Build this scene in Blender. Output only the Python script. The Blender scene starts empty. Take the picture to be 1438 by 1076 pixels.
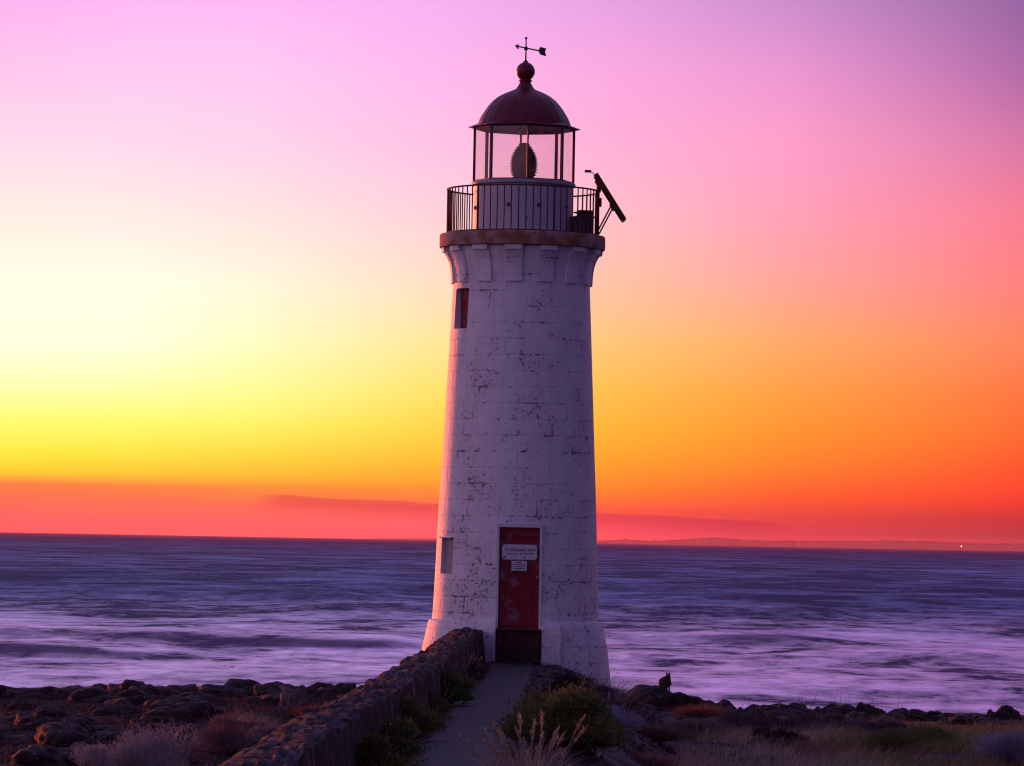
import bpy, bmesh, math, random
import numpy as np
from mathutils import Vector, Matrix, noise as mnoise
R = math.radians
random.seed(7); rng = np.random.default_rng(11)
sc = bpy.context.scene
col = sc.collection

def lin(c, k=1.0):
    out = []
    for v in c[:3]:
        v = max(0.0, min(1.0, v/255.0))
        out.append((v/12.92 if v <= 0.04045 else ((v+0.055)/1.055)**2.4)*k)
    return tuple(out)

# ------------------------------------------------------------------ camera
DIST, CAMZ, PITCH, ROLL, FPX = 82.0, 2.30, math.atan(222/6000.0), R(1.06), 6000.0
cam_data = bpy.data.cameras.new('camera'); cam = bpy.data.objects.new('camera', cam_data); col.objects.link(cam)
cam_data.sensor_width = 36; cam_data.lens = 36*FPX/1438.0; cam_data.clip_end = 60000; cam_data.clip_start = 0.5
CAMM = Matrix.Translation((0, -DIST, CAMZ)) @ Matrix.Rotation(R(90)+PITCH, 4, 'X') @ Matrix.Rotation(ROLL, 4, 'Z')
cam.matrix_world = CAMM
sc.camera = cam
CR = CAMM.to_3x3()
def ray(u, v):
    return CR @ Vector((u-719.0, 538.0-v, -FPX))
def at(u, v, d):                     # the point seen at pixel u,v of the photo, d metres in front of the camera
    r = ray(u, v); return Vector((0, -DIST, CAMZ)) + r*(d/r.y)

# ------------------------------------------------------------------ view
sc.view_settings.view_transform = 'Standard'; sc.view_settings.look = 'None'
sc.view_settings.exposure = 0; sc.view_settings.gamma = 1
sc.render.engine = 'CYCLES'
sc.cycles.max_bounces = 6; sc.cycles.diffuse_bounces = 3; sc.cycles.glossy_bounces = 3
sc.cycles.use_denoising = True; sc.cycles.filter_width = 1.15; sc.cycles.transparent_max_bounces = 16; sc.cycles.volume_bounces = 0

# ------------------------------------------------------------------ node helpers
def N(nt, typ, ins=None, **attrs):
    n = nt.nodes.new(typ)
    for k, v in attrs.items(): setattr(n, k, v)
    for k, v in (ins or {}).items():
        s = n.inputs[k]
        if hasattr(v, 'bl_rna') and isinstance(v, bpy.types.NodeSocket): nt.links.new(v, s)
        elif hasattr(v, 'outputs'): nt.links.new(v.outputs[0], s)
        else:
            if hasattr(s.default_value, '__len__') and not hasattr(v, '__len__'): v = [v]*len(s.default_value)
            if hasattr(s.default_value, '__len__') and len(s.default_value) == 4 and len(v) == 3: v = tuple(v)+(1.0,)
            s.default_value = v
    return n
def MATH(nt, op, a, b=0.0, c=0.0, clamp=False):
    return N(nt, 'ShaderNodeMath', {0: a, 1: b, 2: c}, operation=op, use_clamp=clamp).outputs[0]
def MAPR(nt, v, a, b, c=0.0, d=1.0, mode='LINEAR'):
    return N(nt, 'ShaderNodeMapRange', {'Value': v, 'From Min': a, 'From Max': b, 'To Min': c, 'To Max': d}, interpolation_type=mode).outputs[0]
def MIXC(nt, f, a, b, blend='MIX'):
    return N(nt, 'ShaderNodeMix', {0: f, 6: a, 7: b}, data_type='RGBA', blend_type=blend).outputs[2]
def NOISE(nt, vec, scale, detail=4, rough=0.55, dist=0.0):
    return N(nt, 'ShaderNodeTexNoise', {'Vector': vec, 'Scale': scale, 'Detail': detail, 'Roughness': rough, 'Distortion': dist}).outputs[0]

# ------------------------------------------------------------------ world: the dusk sky, a function of direction only
SUN_AZ, SUN_EL = -30.0, 1.4                     # degrees, azimuth from +Y (seaward), towards -X
world = bpy.data.worlds.new("World"); sc.world = world; world.use_nodes = True
nt = world.node_tree; nt.nodes.clear()
PX = [0, 180, 360, 600, 850, 1100, 1438]
ROWS = {
 0:  [(252,180,240),(252,184,244),(253,184,246),(246,176,243),(230,160,228),(202,140,204),(146,98,160)],
 100:[(254,198,238),(254,202,242),(254,200,243),(254,184,238),(250,168,224),(234,150,210),(176,104,166)],
 200:[(255,218,236),(255,216,238),(255,210,236),(254,194,230),(254,175,216),(254,158,203),(214,118,166)],
 300:[(255,238,228),(255,236,230),(255,228,226),(255,210,220),(255,188,200),(255,160,185),(248,124,148)],
 400:[(255,255,232),(255,255,232),(255,248,220),(255,224,196),(255,194,166),(255,165,150),(255,128,125)],
 480:[(255,255,226),(255,255,224),(255,253,196),(255,232,155),(255,198,120),(255,170,105),(255,132,95)],
 550:[(255,255,170),(255,255,168),(255,252,148),(255,228,110),(255,190,78),(255,160,70),(255,118,66)],
 600:[(255,253,118),(255,252,112),(255,244,104),(255,216,78),(255,180,58),(255,148,50),(255,106,50)],
 645:[(255,236,74),(255,230,72),(255,216,70),(255,192,56),(255,160,46),(255,130,42),(255,84,40)],
 675:[(255,206,56),(255,200,56),(255,186,58),(255,164,54),(255,140,46),(255,108,45),(250,70,40)],
 692:[(255,126,74),(255,132,72),(255,140,66),(255,140,58),(255,124,50),(254,92,48),(236,62,44)],
 715:[(255,112,88),(255,114,88),(255,112,86),(255,104,84),(248,90,70),(228,74,66),(200,55,55)],
 742:[(255,104,104),(255,104,104),(254,102,104),(252,98,108),(238,86,96),(208,70,80),(172,52,64)]}
def zt(z): return max(z, 0.0)**(1/3.0)
COLS = {}
for i, u in enumerate(PX):
    stops = []
    for v in sorted(ROWS):
        # v is counted against the horizon in the photo's middle; the roll shifts it along u
        hz = 760 + (u-719)*math.tan(ROLL)
        vv = v if v < 560 else v - 760 + hz
        r = ray(u, min(vv, hz-6)).normalized()
        # this is the sky beyond the sea haze: take out what the haze adds and dims on the way
        T_ = max(.5, math.exp(-0.000025*min(76.0/max(r.z, 1e-4), 35000.0))); S_ = lin((238-(u/1438)*42, 104-(u/1438)*24, 110-(u/1438)*24))
        stops.append((r.z, tuple(max(.02, min(1.2, (c_-(1-T_)*s_)/T_)) for c_, s_ in zip(lin(ROWS[v][i]), S_))))
    stops.sort(key=lambda s: s[0])
    az = math.degrees(math.atan2(ray(u, 500).x, ray(u, 500).y))
    COLS[az] = stops
first, last = COLS[min(COLS)], COLS[max(COLS)]
def upper(st, cs):       # add the higher sky: elevations in degrees
    return st + [(math.sin(R(e)), c) for e, c in cs]
UP = [(11, (.50,.36,.82)), (17, (.42,.35,.82)), (28, (.33,.29,.72)), (50, (.27,.235,.58)), (90, (.16,.135,.33))]
for a in list(COLS): COLS[a] = upper(COLS[a], UP)
def scaled(st, k): return [(z, tuple(c[j]*k[j] for j in range(3))) for z, c in st]
COLS[-11] = upper(scaled(first, (1.0,.66,.52)), UP)
COLS[-28] = upper(scaled(first, (1.0,.36,.24)), UP)
COLS[28] = upper(scaled(last, (.75,.75,.85)), UP)
def flat(cs): return [(math.sin(R(e)), c) for e, c in cs]
COLS[-75] = flat([(0,(1.15,.36,.30)),(5,(1.05,.38,.38)),(11,(.66,.33,.52)),(18,(.40,.27,.56)),(40,(.16,.115,.30)),(90,(.16,.135,.33))])
COLS[-130]= flat([(0,(.76,.46,.80)),(8,(.92,.58,.98)),(18,(.66,.45,.86)),(40,(.15,.11,.30)),(90,(.16,.135,.33))])
COLS[75]  = flat([(0,(.13,.04,.07)),(6,(.12,.05,.12)),(18,(.07,.045,.14)),(40,(.08,.06,.17)),(90,(.16,.135,.33))])
COLS[130] = flat([(0,(.035,.03,.12)),(8,(.04,.036,.15)),(18,(.05,.045,.17)),(40,(.085,.07,.23)),(90,(.16,.135,.33))])
COLS[-180]= flat([(0,(.075,.06,.235)),(8,(.095,.075,.28)),(18,(.10,.08,.28)),(40,(.10,.08,.25)),(90,(.16,.135,.33))])
COLS[180] = COLS[-180]
tc = N(nt, 'ShaderNodeTexCoord'); nrm = N(nt, 'ShaderNodeVectorMath', {0: tc.outputs['Generated']}, operation='NORMALIZE')
sx = N(nt, 'ShaderNodeSeparateXYZ', {0: nrm})
az = MATH(nt, 'MULTIPLY', MATH(nt, 'ARCTAN2', sx.outputs[0], sx.outputs[1]), 180/math.pi)
zz = sx.outputs[2]
tt = MATH(nt, 'POWER', MATH(nt, 'MAXIMUM', zz, 0.0), 1/3.0)
cur = None; prev = None
for a in sorted(COLS):
    rp = N(nt, 'ShaderNodeValToRGB', {0: tt}); el = rp.color_ramp.elements
    st = COLS[a]; ts = [zt(z) for z, c in st]
    while len(el) < len(st): el.new(0.5)
    for i_, (t_, (z_, c_)) in enumerate(zip(ts, st)):
        el[i_].position = t_; el[i_].color = tuple(c_)+(1,)
    if cur is None: cur = rp.outputs[0]
    else: cur = MIXC(nt, MAPR(nt, az, prev, a), cur, rp.outputs[0])
    prev = a
# the thin cloud bank low over the sea
eld = MATH(nt, 'MULTIPLY', zz, 180/math.pi)
cv = N(nt, 'ShaderNodeCombineXYZ', {0: az, 1: MATH(nt, 'MULTIPLY', eld, 14.0), 2: 0.0})
n1 = NOISE(nt, cv, 1.1, 5, 0.6)
top = MATH(nt, 'ADD', MATH(nt, 'MULTIPLY', az, -0.036), MATH(nt, 'MULTIPLY_ADD', n1, 0.10, 0.41))
band = MATH(nt, 'MULTIPLY', MAPR(nt, MATH(nt, 'SUBTRACT', top, eld), -0.004, 0.022), MAPR(nt, MATH(nt, 'SUBTRACT', top, eld), 0.10, 0.30, 1.0, 0.0))
win = MATH(nt, 'MULTIPLY', MAPR(nt, MATH(nt, 'ADD', az, MATH(nt, 'MULTIPLY', eld, -0.6)), -3.75, -3.35), MAPR(nt, az, 3.2, 3.85, 1.0, 0.0))
streak = MATH(nt, 'MULTIPLY', MAPR(nt, NOISE(nt, N(nt, 'ShaderNodeCombineXYZ', {0: az, 1: MATH(nt, 'MULTIPLY', eld, 26.0), 2: 4.0}), 0.9, 5, 0.6), 0.5, 0.72), MAPR(nt, eld, 0.25, 0.75, 1.0, 0.0))
cm = MATH(nt, 'ADD', MATH(nt, 'MULTIPLY', MATH(nt, 'MULTIPLY', band, win), 0.85), MATH(nt, 'MULTIPLY', streak, 0.16), clamp=True)
cur = MIXC(nt, cm, cur, MIXC(nt, 1.0, cur, (0.72, 0.44, 0.92, 1), 'MULTIPLY'))
# below the horizon: dark ground colour
cur = MIXC(nt, MAPR(nt, zz, -0.004, -0.0006, 1.0, 0.0), cur, (0.02, 0.014, 0.04, 1))
sky = N(nt, 'ShaderNodeTexSky', sky_type='NISHITA', sun_disc=False, sun_elevation=R(SUN_EL), sun_rotation=R(SUN_AZ))
bg1 = N(nt, 'ShaderNodeBackground', {0: cur, 1: 1.0}); bg2 = N(nt, 'ShaderNodeBackground', {0: sky.outputs[0], 1: 0.004})
add = N(nt, 'ShaderNodeAddShader', {0: bg1, 1: bg2})
nt.links.new(add.outputs[0], N(nt, 'ShaderNodeOutputWorld').inputs[0])

# ------------------------------------------------------------------ sun: low over the sea at the left, behind the tower
sd = bpy.data.lights.new('sun', 'SUN'); sd.energy = 5.0; sd.angle = R(8.0); sd.color = (1.0, 0.17, 0.04)
sun = bpy.data.objects.new('sun', sd); col.objects.link(sun)
sdir = Vector((math.sin(R(SUN_AZ))*math.cos(R(SUN_EL)), math.cos(R(SUN_AZ))*math.cos(R(SUN_EL)), math.sin(R(SUN_EL))))
sun.rotation_euler = (-sdir).to_track_quat('-Z', 'Y').to_euler()

# ------------------------------------------------------------------ mesh helpers
class MB:
    def __init__(s): s.v = []; s.f = []; s.n = 0
    def add(s, v, f):
        v = np.asarray(v, float).reshape(-1, 3); s.v.append(v)
        s.f += [tuple(i+s.n for i in q) for q in f]; s.n += len(v); return s
    def box(s, c, sz, rz=0.0, M=None):
        x, y, z = (k/2 for k in sz)
        p = np.array([[-x,-y,-z],[x,-y,-z],[x,y,-z],[-x,y,-z],[-x,-y,z],[x,-y,z],[x,y,z],[-x,y,z]])
        if M is not None: p = np.array([list(M @ Vector(q)) for q in p])
        elif rz: p = p @ np.array([[math.cos(rz), math.sin(rz), 0], [-math.sin(rz), math.cos(rz), 0], [0, 0, 1]])
        return s.add(p+np.array(c), [(3,2,1,0),(4,5,6,7),(0,1,5,4),(1,2,6,5),(2,3,7,6),(3,0,4,7)])
    def lathe(s, prof, seg=64, a0=0.0, a1=2*math.pi, phase=0.0, cap=False):
        full = abs(a1-a0-2*math.pi) < 1e-6; n = seg if full else seg+1
        V = []
        for r, z in prof:
            for i in range(n):
                a = phase+a0+(a1-a0)*i/seg; V.append((r*math.sin(a), -r*math.cos(a), z))
        F = []
        for j in range(len(prof)-1):
            for i in range(seg):
                k = (i+1) % n
                F.append((j*n+i, j*n+k, (j+1)*n+k, (j+1)*n+i))
        if cap:
            F.append(tuple(reversed(range(n)))); F.append(tuple((len(prof)-1)*n+i for i in range(n)))
        return s.add(V, F)
    def tube(s, pts, r, k=8, cap=True):
        pts = [Vector(p) for p in pts]; rs = r if hasattr(r, '__len__') else [r]*len(pts); V = []
        up = Vector((0, 0, 1))
        for i, p in enumerate(pts):
            t = (pts[min(i+1, len(pts)-1)]-pts[max(i-1, 0)]).normalized()
            a = t.cross(up if abs(t.z) < 0.95 else Vector((1, 0, 0))).normalized(); b = t.cross(a)
            for q in range(k):
                w = 2*math.pi*q/k; V.append(p+a*(rs[i]*math.cos(w))+b*(rs[i]*math.sin(w)))
        F = [(j*k+i, (j+1)*k+i, (j+1)*k+(i+1) % k, j*k+(i+1) % k) for j in range(len(pts)-1) for i in range(k)]
        if cap: F += [tuple(range(k)), tuple(reversed([(len(pts)-1)*k+i for i in range(k)]))]
        return s.add([list(x) for x in V], F)
    def ball(s, c, r, seg=20, rings=12):
        pr = [(max(1e-4, r*math.sin(math.pi*i/rings)), -r*math.cos(math.pi*i/rings)) for i in range(rings+1)]
        t = MB().lathe(pr, seg); return s.add(t.v[0]+np.array(c), t.f)
    def mesh(s, name, smooth=False):
        me = bpy.data.meshes.new(name); V = np.concatenate(s.v)
        me.from_pydata(V.tolist(), [], s.f); me.update()
        if smooth: me.shade_smooth()
        return me
def link(name, me, m=None, parent=None):
    o = bpy.data.objects.new(name, me); col.objects.link(o)
    if m and me and not me.materials: me.materials.append(m)
    if parent: o.parent = parent
    return o
def obj(name, mb, m, parent=None, smooth=False, bevel=0.0, sharp=None):
    me = mb.mesh(name, smooth)
    if sharp is not None:
        me.shade_smooth(); me.set_sharp_from_angle(angle=R(sharp))
    o = link(name, me, m, parent)
    if bevel:
        b = o.modifiers.new('bevel', 'BEVEL'); b.width = bevel; b.segments = 2; b.limit_method = 'ANGLE'
    return o
def tag(o, label=None, cat=None, group=None, kind=None):
    if label: o['label'] = label
    if cat: o['category'] = cat
    if group: o['group'] = group
    if kind: o['kind'] = kind
    return o
def empty(name, loc, label, cat, group=None, rz=0.0):
    o = bpy.data.objects.new(name, None); col.objects.link(o); o.location = loc; o.rotation_euler.z = rz; o.empty_display_size = .2
    return tag(o, label, cat, group)
def copy_thing(o, loc, rz, scale, label=None):
    c = o.copy(); col.objects.link(c); c.location = loc; c.rotation_euler = rz if hasattr(rz, '__len__') else (0, 0, rz)
    c.scale = scale if hasattr(scale, '__len__') else (scale,)*3
    if label: c['label'] = label
    for ch in [k for k in col.objects if k.parent == o]:
        d = ch.copy(); col.objects.link(d); d.parent = c
    return c

# numpy value noise / fbm
def _h(i, j, s):
    n = (i.astype(np.int64)*374761393 + j.astype(np.int64)*668265263 + s*974634777) & 0x7fffffff
    n = ((n ^ (n >> 13))*1274126177) & 0x7fffffff
    return ((n ^ (n >> 16)) & 0xffff)/65535.0
def vnoise(x, y, s=0):
    xi = np.floor(x); yi = np.floor(y); fx = x-xi; fy = y-yi
    fx = fx*fx*fx*(fx*(fx*6-15)+10); fy = fy*fy*fy*(fy*(fy*6-15)+10); xi = xi.astype(np.int64); yi = yi.astype(np.int64)
    a = _h(xi, yi, s); b = _h(xi+1, yi, s); c = _h(xi, yi+1, s); d = _h(xi+1, yi+1, s)
    return (a*(1-fx)+b*fx)*(1-fy)+(c*(1-fx)+d*fx)*fy
def fbm(x, y, o=4, s=0, g=0.5):
    t = 0.0; a = 1.0; w = 0.0
    for k in range(o): t = t+a*vnoise(x*2**k+k*17.3, y*2**k-k*9.1, s+k); w += a; a *= g
    return t/w*2-1
def sstep(a, b, x):
    t = np.clip((x-a)/(b-a), 0, 1); return t*t*(3-2*t)

# ------------------------------------------------------------------ materials
def mat(name, base, rough=0.7, spec=0.3, vary=0.25, vscale=6.0, bump=0.0, bscale=30.0, metallic=0.0, second=None, sec_t=(0.5, 0.65), sec_scale=4.0, island=0.0, coords='Object', bdist=0.02, trans=0.0):
    m = bpy.data.materials.new(name); m.use_nodes = True; t = m.node_tree; b = t.nodes['Principled BSDF']
    tcn = N(t, 'ShaderNodeTexCoord').outputs[coords]
    c = MIXC(t, 1.0, (*base, 1), N(t, 'ShaderNodeCombineColor', {k: MAPR(t, NOISE(t, tcn, vscale, 5), 0.25, 0.75, 1-vary, 1+vary) for k in (0, 1, 2)}), 'MULTIPLY')
    if second: c = MIXC(t, MAPR(t, NOISE(t, tcn, sec_scale, 6, 0.65), *sec_t), c, (*second, 1))
    if island:
        rnd = N(t, 'ShaderNodeNewGeometry').outputs['Random Per Island']
        v = MAPR(t, rnd, 0, 1, 1-island, 1+island)
        c = MIXC(t, 1.0, c, N(t, 'ShaderNodeCombineColor', {0: v, 1: v, 2: v}), 'MULTIPLY')
    t.links.new(c, b.inputs['Base Color'])
    b.inputs['Roughness'].default_value = rough; b.inputs['Specular IOR Level'].default_value = spec; b.inputs['Metallic'].default_value = metallic
    if bump:
        bn = N(t, 'ShaderNodeBump', {'Height': NOISE(t, tcn, bscale, 8, 0.6), 'Strength': bump, 'Distance': bdist})
        t.links.new(bn.outputs[0], b.inputs['Normal'])
    if trans:
        tr = N(t, 'ShaderNodeBsdfTranslucent', {0: c})
        mx = N(t, 'ShaderNodeMixShader', {0: trans, 1: b.outputs[0], 2: tr.outputs[0]})
        out = [n for n in t.nodes if n.type == 'OUTPUT_MATERIAL'][0]; t.links.new(mx.outputs[0], out.inputs[0])
    return m

def mat_masonry(name, rough_spots=1.0):
    m = bpy.data.materials.new(name); m.use_nodes = True; t = m.node_tree; b = t.nodes['Principled BSDF']
    tcn = N(t, 'ShaderNodeTexCoord').outputs['Object']; s = N(t, 'ShaderNodeSeparateXYZ', {0: tcn})
    ang = MATH(t, 'ARCTAN2', s.outputs[0], MATH(t, 'MULTIPLY', s.outputs[1], -1.0))
    uv = N(t, 'ShaderNodeCombineXYZ', {0: MATH(t, 'MULTIPLY', ang, 1.45), 1: s.outputs[2], 2: 0.0}).outputs[0]
    wob = N(t, 'ShaderNodeVectorMath', {0: uv, 1: N(t, 'ShaderNodeVectorMath', {0: N(t, 'ShaderNodeTexNoise', {'Vector': tcn, 'Scale': 7.0, 'Detail': 3.0}).outputs[1], 1: (.018,.018,0)}, operation='MULTIPLY')}, operation='ADD')
    br = N(t, 'ShaderNodeTexBrick', {'Vector': wob, 'Scale': 1.0, 'Brick Width': 0.66, 'Row Height': 0.306, 'Mortar Size': 0.011, 'Mortar Smooth': 0.3, 'Color1': (1,1,1,1), 'Color2': (0.92,0.9,0.9,1), 'Mortar': (0,0,0,1)}, offset=0.45)
    br2 = N(t, 'ShaderNodeTexBrick', {'Vector': wob, 'Scale': 1.0, 'Brick Width': 0.66, 'Row Height': 0.306, 'Mortar Size': 0.028, 'Mortar Smooth': 0.8, 'Color1': (1,1,1,1), 'Color2': (0.9,0.88,0.88,1), 'Mortar': (0,0,0,1)}, offset=0.45)
    joint, jwide = br.outputs['Fac'], br2.outputs['Fac']
    n_big = NOISE(t, tcn, 1.7, 4, 0.6); n_mid = NOISE(t, tcn, 6.0, 6, 0.7); n_sp = NOISE(t, tcn, 15.0, 5, 0.75)
    open_j = MATH(t, 'MULTIPLY', joint, MAPR(t, MATH(t, 'MULTIPLY_ADD', n_mid, 0.5, MATH(t, 'MULTIPLY', n_big, 0.6)), 0.595, 0.67))
    # flaked paint: small dark specks, more of them along joints and in scattered patches, more towards the weathered foot
    low = MAPR(t, s.outputs[2], 0.0, 8.0, 0.038, -0.016)
    thr = MATH(t, 'SUBTRACT', MATH(t, 'SUBTRACT', MATH(t, 'MULTIPLY_ADD', n_big, -0.34, 0.797), MATH(t, 'MULTIPLY', jwide, 0.045)), low)
    fl = MAPR(t, MATH(t, 'SUBTRACT', n_sp, thr), 0.0, 0.018)
    vor = N(t, 'ShaderNodeTexVoronoi', {'Vector': tcn, 'Scale': 4.2}, feature='F1')
    pit = MATH(t, 'MULTIPLY', MAPR(t, vor.outputs['Distance'], 0.035, 0.055, 1.0, 0.0), MAPR(t, N(t, 'ShaderNodeSeparateColor', {0: vor.outputs['Color']}).outputs[0], 0.55, 0.56))
    holes = MATH(t, 'MAXIMUM', fl, pit)
    base = MIXC(t, MAPR(t, n_big, 0.3, 0.7), (0.80,0.79,0.79,1), (0.66,0.64,0.66,1))
    base = MIXC(t, 1.0, base, br2.outputs['Color'], 'MULTIPLY') if False else base
    base = MIXC(t, MATH(t, 'MULTIPLY', jwide, 0.05), base, (0.30,0.26,0.26,1))
    streak = NOISE(t, N(t, 'ShaderNodeVectorMath', {0: tcn, 1: (9,9,0.7)}, operation='MULTIPLY'), 1.0, 4, 0.6)
    base = MIXC(t, MAPR(t, streak, 0.5, 0.8, 0, 0.32), base, (0.42,0.36,0.34,1))
    base = MIXC(t, MATH(t, 'MULTIPLY', open_j, 0.85), base, (0.10,0.065,0.07,1))
    base = MIXC(t, MATH(t, 'MULTIPLY', holes, 0.80), base, (0.14,0.085,0.08,1))
    n_p = NOISE(t, N(t, 'ShaderNodeVectorMath', {0: tcn, 1: (1, 1, 1.5)}, operation='MULTIPLY'), 3.4, 9, .74)
    peel = MAPR(t, MATH(t, 'SUBTRACT', n_p, MAPR(t, s.outputs[2], 0.5, 8.0, .655, .71)), 0.0, .025)
    base = MIXC(t, MATH(t, 'MULTIPLY', peel, .7), base, (.20,.11,.09,1))
    t.links.new(base, b.inputs['Base Color'])
    b.inputs['Roughness'].default_value = 0.55; b.inputs['Specular IOR Level'].default_value = 0.25
    h = MATH(t, 'SUBTRACT', MATH(t, 'MULTIPLY_ADD', n_mid, 0.45, MATH(t, 'MULTIPLY', n_sp, 0.35)), MATH(t, 'MULTIPLY_ADD', jwide, 0.10, MATH(t, 'MULTIPLY_ADD', open_j, 0.5, MATH(t, 'MULTIPLY', holes, 0.6))))
    bn = N(t, 'ShaderNodeBump', {'Height': h, 'Strength': 0.85, 'Distance': 0.03}); t.links.new(bn.outputs[0], b.inputs['Normal'])
    return m

m_stone = mat_masonry('white_painted_masonry')
m_plaster = mat('white_plaster', (.68,.67,.68), .6, .25, .12, 5, .3, 25, second=(.28,.2,.18), sec_t=(.62,.74), sec_scale=3)
m_rustslab = mat('rust_stained_concrete', (.36,.25,.21), .8, .2, .3, 4, .5, 18, second=(.24,.095,.05), sec_t=(.42,.6), sec_scale=3.2)
m_red = mat('weathered_red_paint', (.20,.005,.013), .5, .35, .3, 5, .25, 40, second=(.20,.10,.115), sec_t=(.525,.63), sec_scale=4.5)
m_redroof = mat('dark_red_roof_paint', (.125,.006,.020), .42, .4, .2, 5, .12, 14)
m_iron = mat('rusted_iron', (.10,.028,.020), .75, .3, .4, 14, .3, 60)
m_darkmetal = mat('dark_bronze_metal', (.035,.014,.016), .5, .4, .3, 10)
m_frame = mat('dark_painted_lantern_frame', (.10,.055,.075), .5, .4, .2, 8)
m_sill = mat('grey_painted_metal', (.30,.28,.33), .55, .35, .2, 6)
m_drum = mat('white_painted_iron_plate', (.52,.50,.54), .5, .35, .10, 3, .1, 9, second=(.25,.13,.12), sec_t=(.68,.76), sec_scale=4)
m_step = mat('dark_brick_step', (.055,.026,.026), .85, .15, .5, 9, .6, 30)
m_sign = mat('white_sign_board', (.60,.58,.62), .5, .3, .10, 20)
m_ink = mat('dark_sign_ink', (.20,.17,.22), .6, .2, .1)
m_rock = mat('dark_basalt', (.012,.009,.010), .8, .25, .55, 5, .9, 10, second=(.075,.056,.062), sec_t=(.54,.66), sec_scale=6, bdist=.05)
m_palerock = mat('pale_weathered_rock', (.105,.080,.092), .85, .2, .4, 5, .7, 12, second=(.04,.028,.032), sec_t=(.48,.62), sec_scale=4)
m_wood = mat('dark_brown_fur', (.045,.028,.022), .85, .1, .35, 30)

# glass
def mat_glass():
    m = bpy.data.materials.new('lantern_glass'); m.use_nodes = True; t = m.node_tree; t.nodes.clear()
    tcn = N(t, 'ShaderNodeTexCoord').outputs['Object']
    g = N(t, 'ShaderNodeBsdfGlossy', {'Color': (1,1,1,1), 'Roughness': 0.08}); tr = N(t, 'ShaderNodeBsdfTransparent', {'Color': (.97,.93,.94,1)})
    df = N(t, 'ShaderNodeBsdfTranslucent', {'Color': (.95,.90,.92,1)})
    grime = MAPR(t, NOISE(t, tcn, 5, 5), 0.35, 0.75, 0.0, 0.035)
    a = N(t, 'ShaderNodeMixShader', {0: grime, 1: tr.outputs[0], 2: df.outputs[0]})
    fr = MATH(t, 'MULTIPLY_ADD', MATH(t, 'POWER', N(t, 'ShaderNodeLayerWeight', {'Blend': .5}).outputs['Facing'], 4.0), .10, .02)
    mx = N(t, 'ShaderNodeMixShader', {0: fr, 1: a.outputs[0], 2: g.outputs[0]})
    t.links.new(mx.outputs[0], N(t, 'ShaderNodeOutputMaterial').inputs[0]); return m
m_glass = mat_glass()
def mat_lens():
    m = bpy.data.materials.new('fresnel_lens_glass'); m.use_nodes = True; t = m.node_tree; t.nodes.clear()
    g = N(t, 'ShaderNodeBsdfGlossy', {'Color': (.09,.13,.15,1), 'Roughness': 0.2}); tr = N(t, 'ShaderNodeBsdfTransparent', {'Color': (.22,.25,.28,1)})
    mx = N(t, 'ShaderNodeMixShader', {0: 0.86, 1: tr.outputs[0], 2: g.outputs[0]})
    t.links.new(mx.outputs[0], N(t, 'ShaderNodeOutputMaterial').inputs[0]); return m
m_lens = mat_lens()

# ------------------------------------------------------------------ fast mesh from grid
def grid_mesh(name, P, smooth=True, wrap=False):
    n, m = P.shape[:2]
    idx = np.arange(n*m).reshape(n, m)
    q = np.stack([idx[:-1, :-1], idx[:-1, 1:], idx[1:, 1:], idx[1:, :-1]], -1).reshape(-1, 4)
    return quad_mesh(name, P.reshape(-1, 3), q, smooth)
def quad_mesh(name, V, q, smooth=False):
    me = bpy.data.meshes.new(name); V = np.ascontiguousarray(V, np.float32); q = np.ascontiguousarray(q, np.int32)
    k = q.shape[1]
    me.vertices.add(len(V)); me.vertices.foreach_set('co', V.ravel())
    me.loops.add(q.size); me.loops.foreach_set('vertex_index', q.ravel())
    me.polygons.add(len(q)); me.polygons.foreach_set('loop_start', np.arange(0, q.size, k, dtype=np.int32))
    me.polygons.foreach_set('loop_total', np.full(len(q), k, np.int32))
    me.update(calc_edges=True); me.validate()
    if smooth: me.shade_smooth()
    return me

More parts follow.
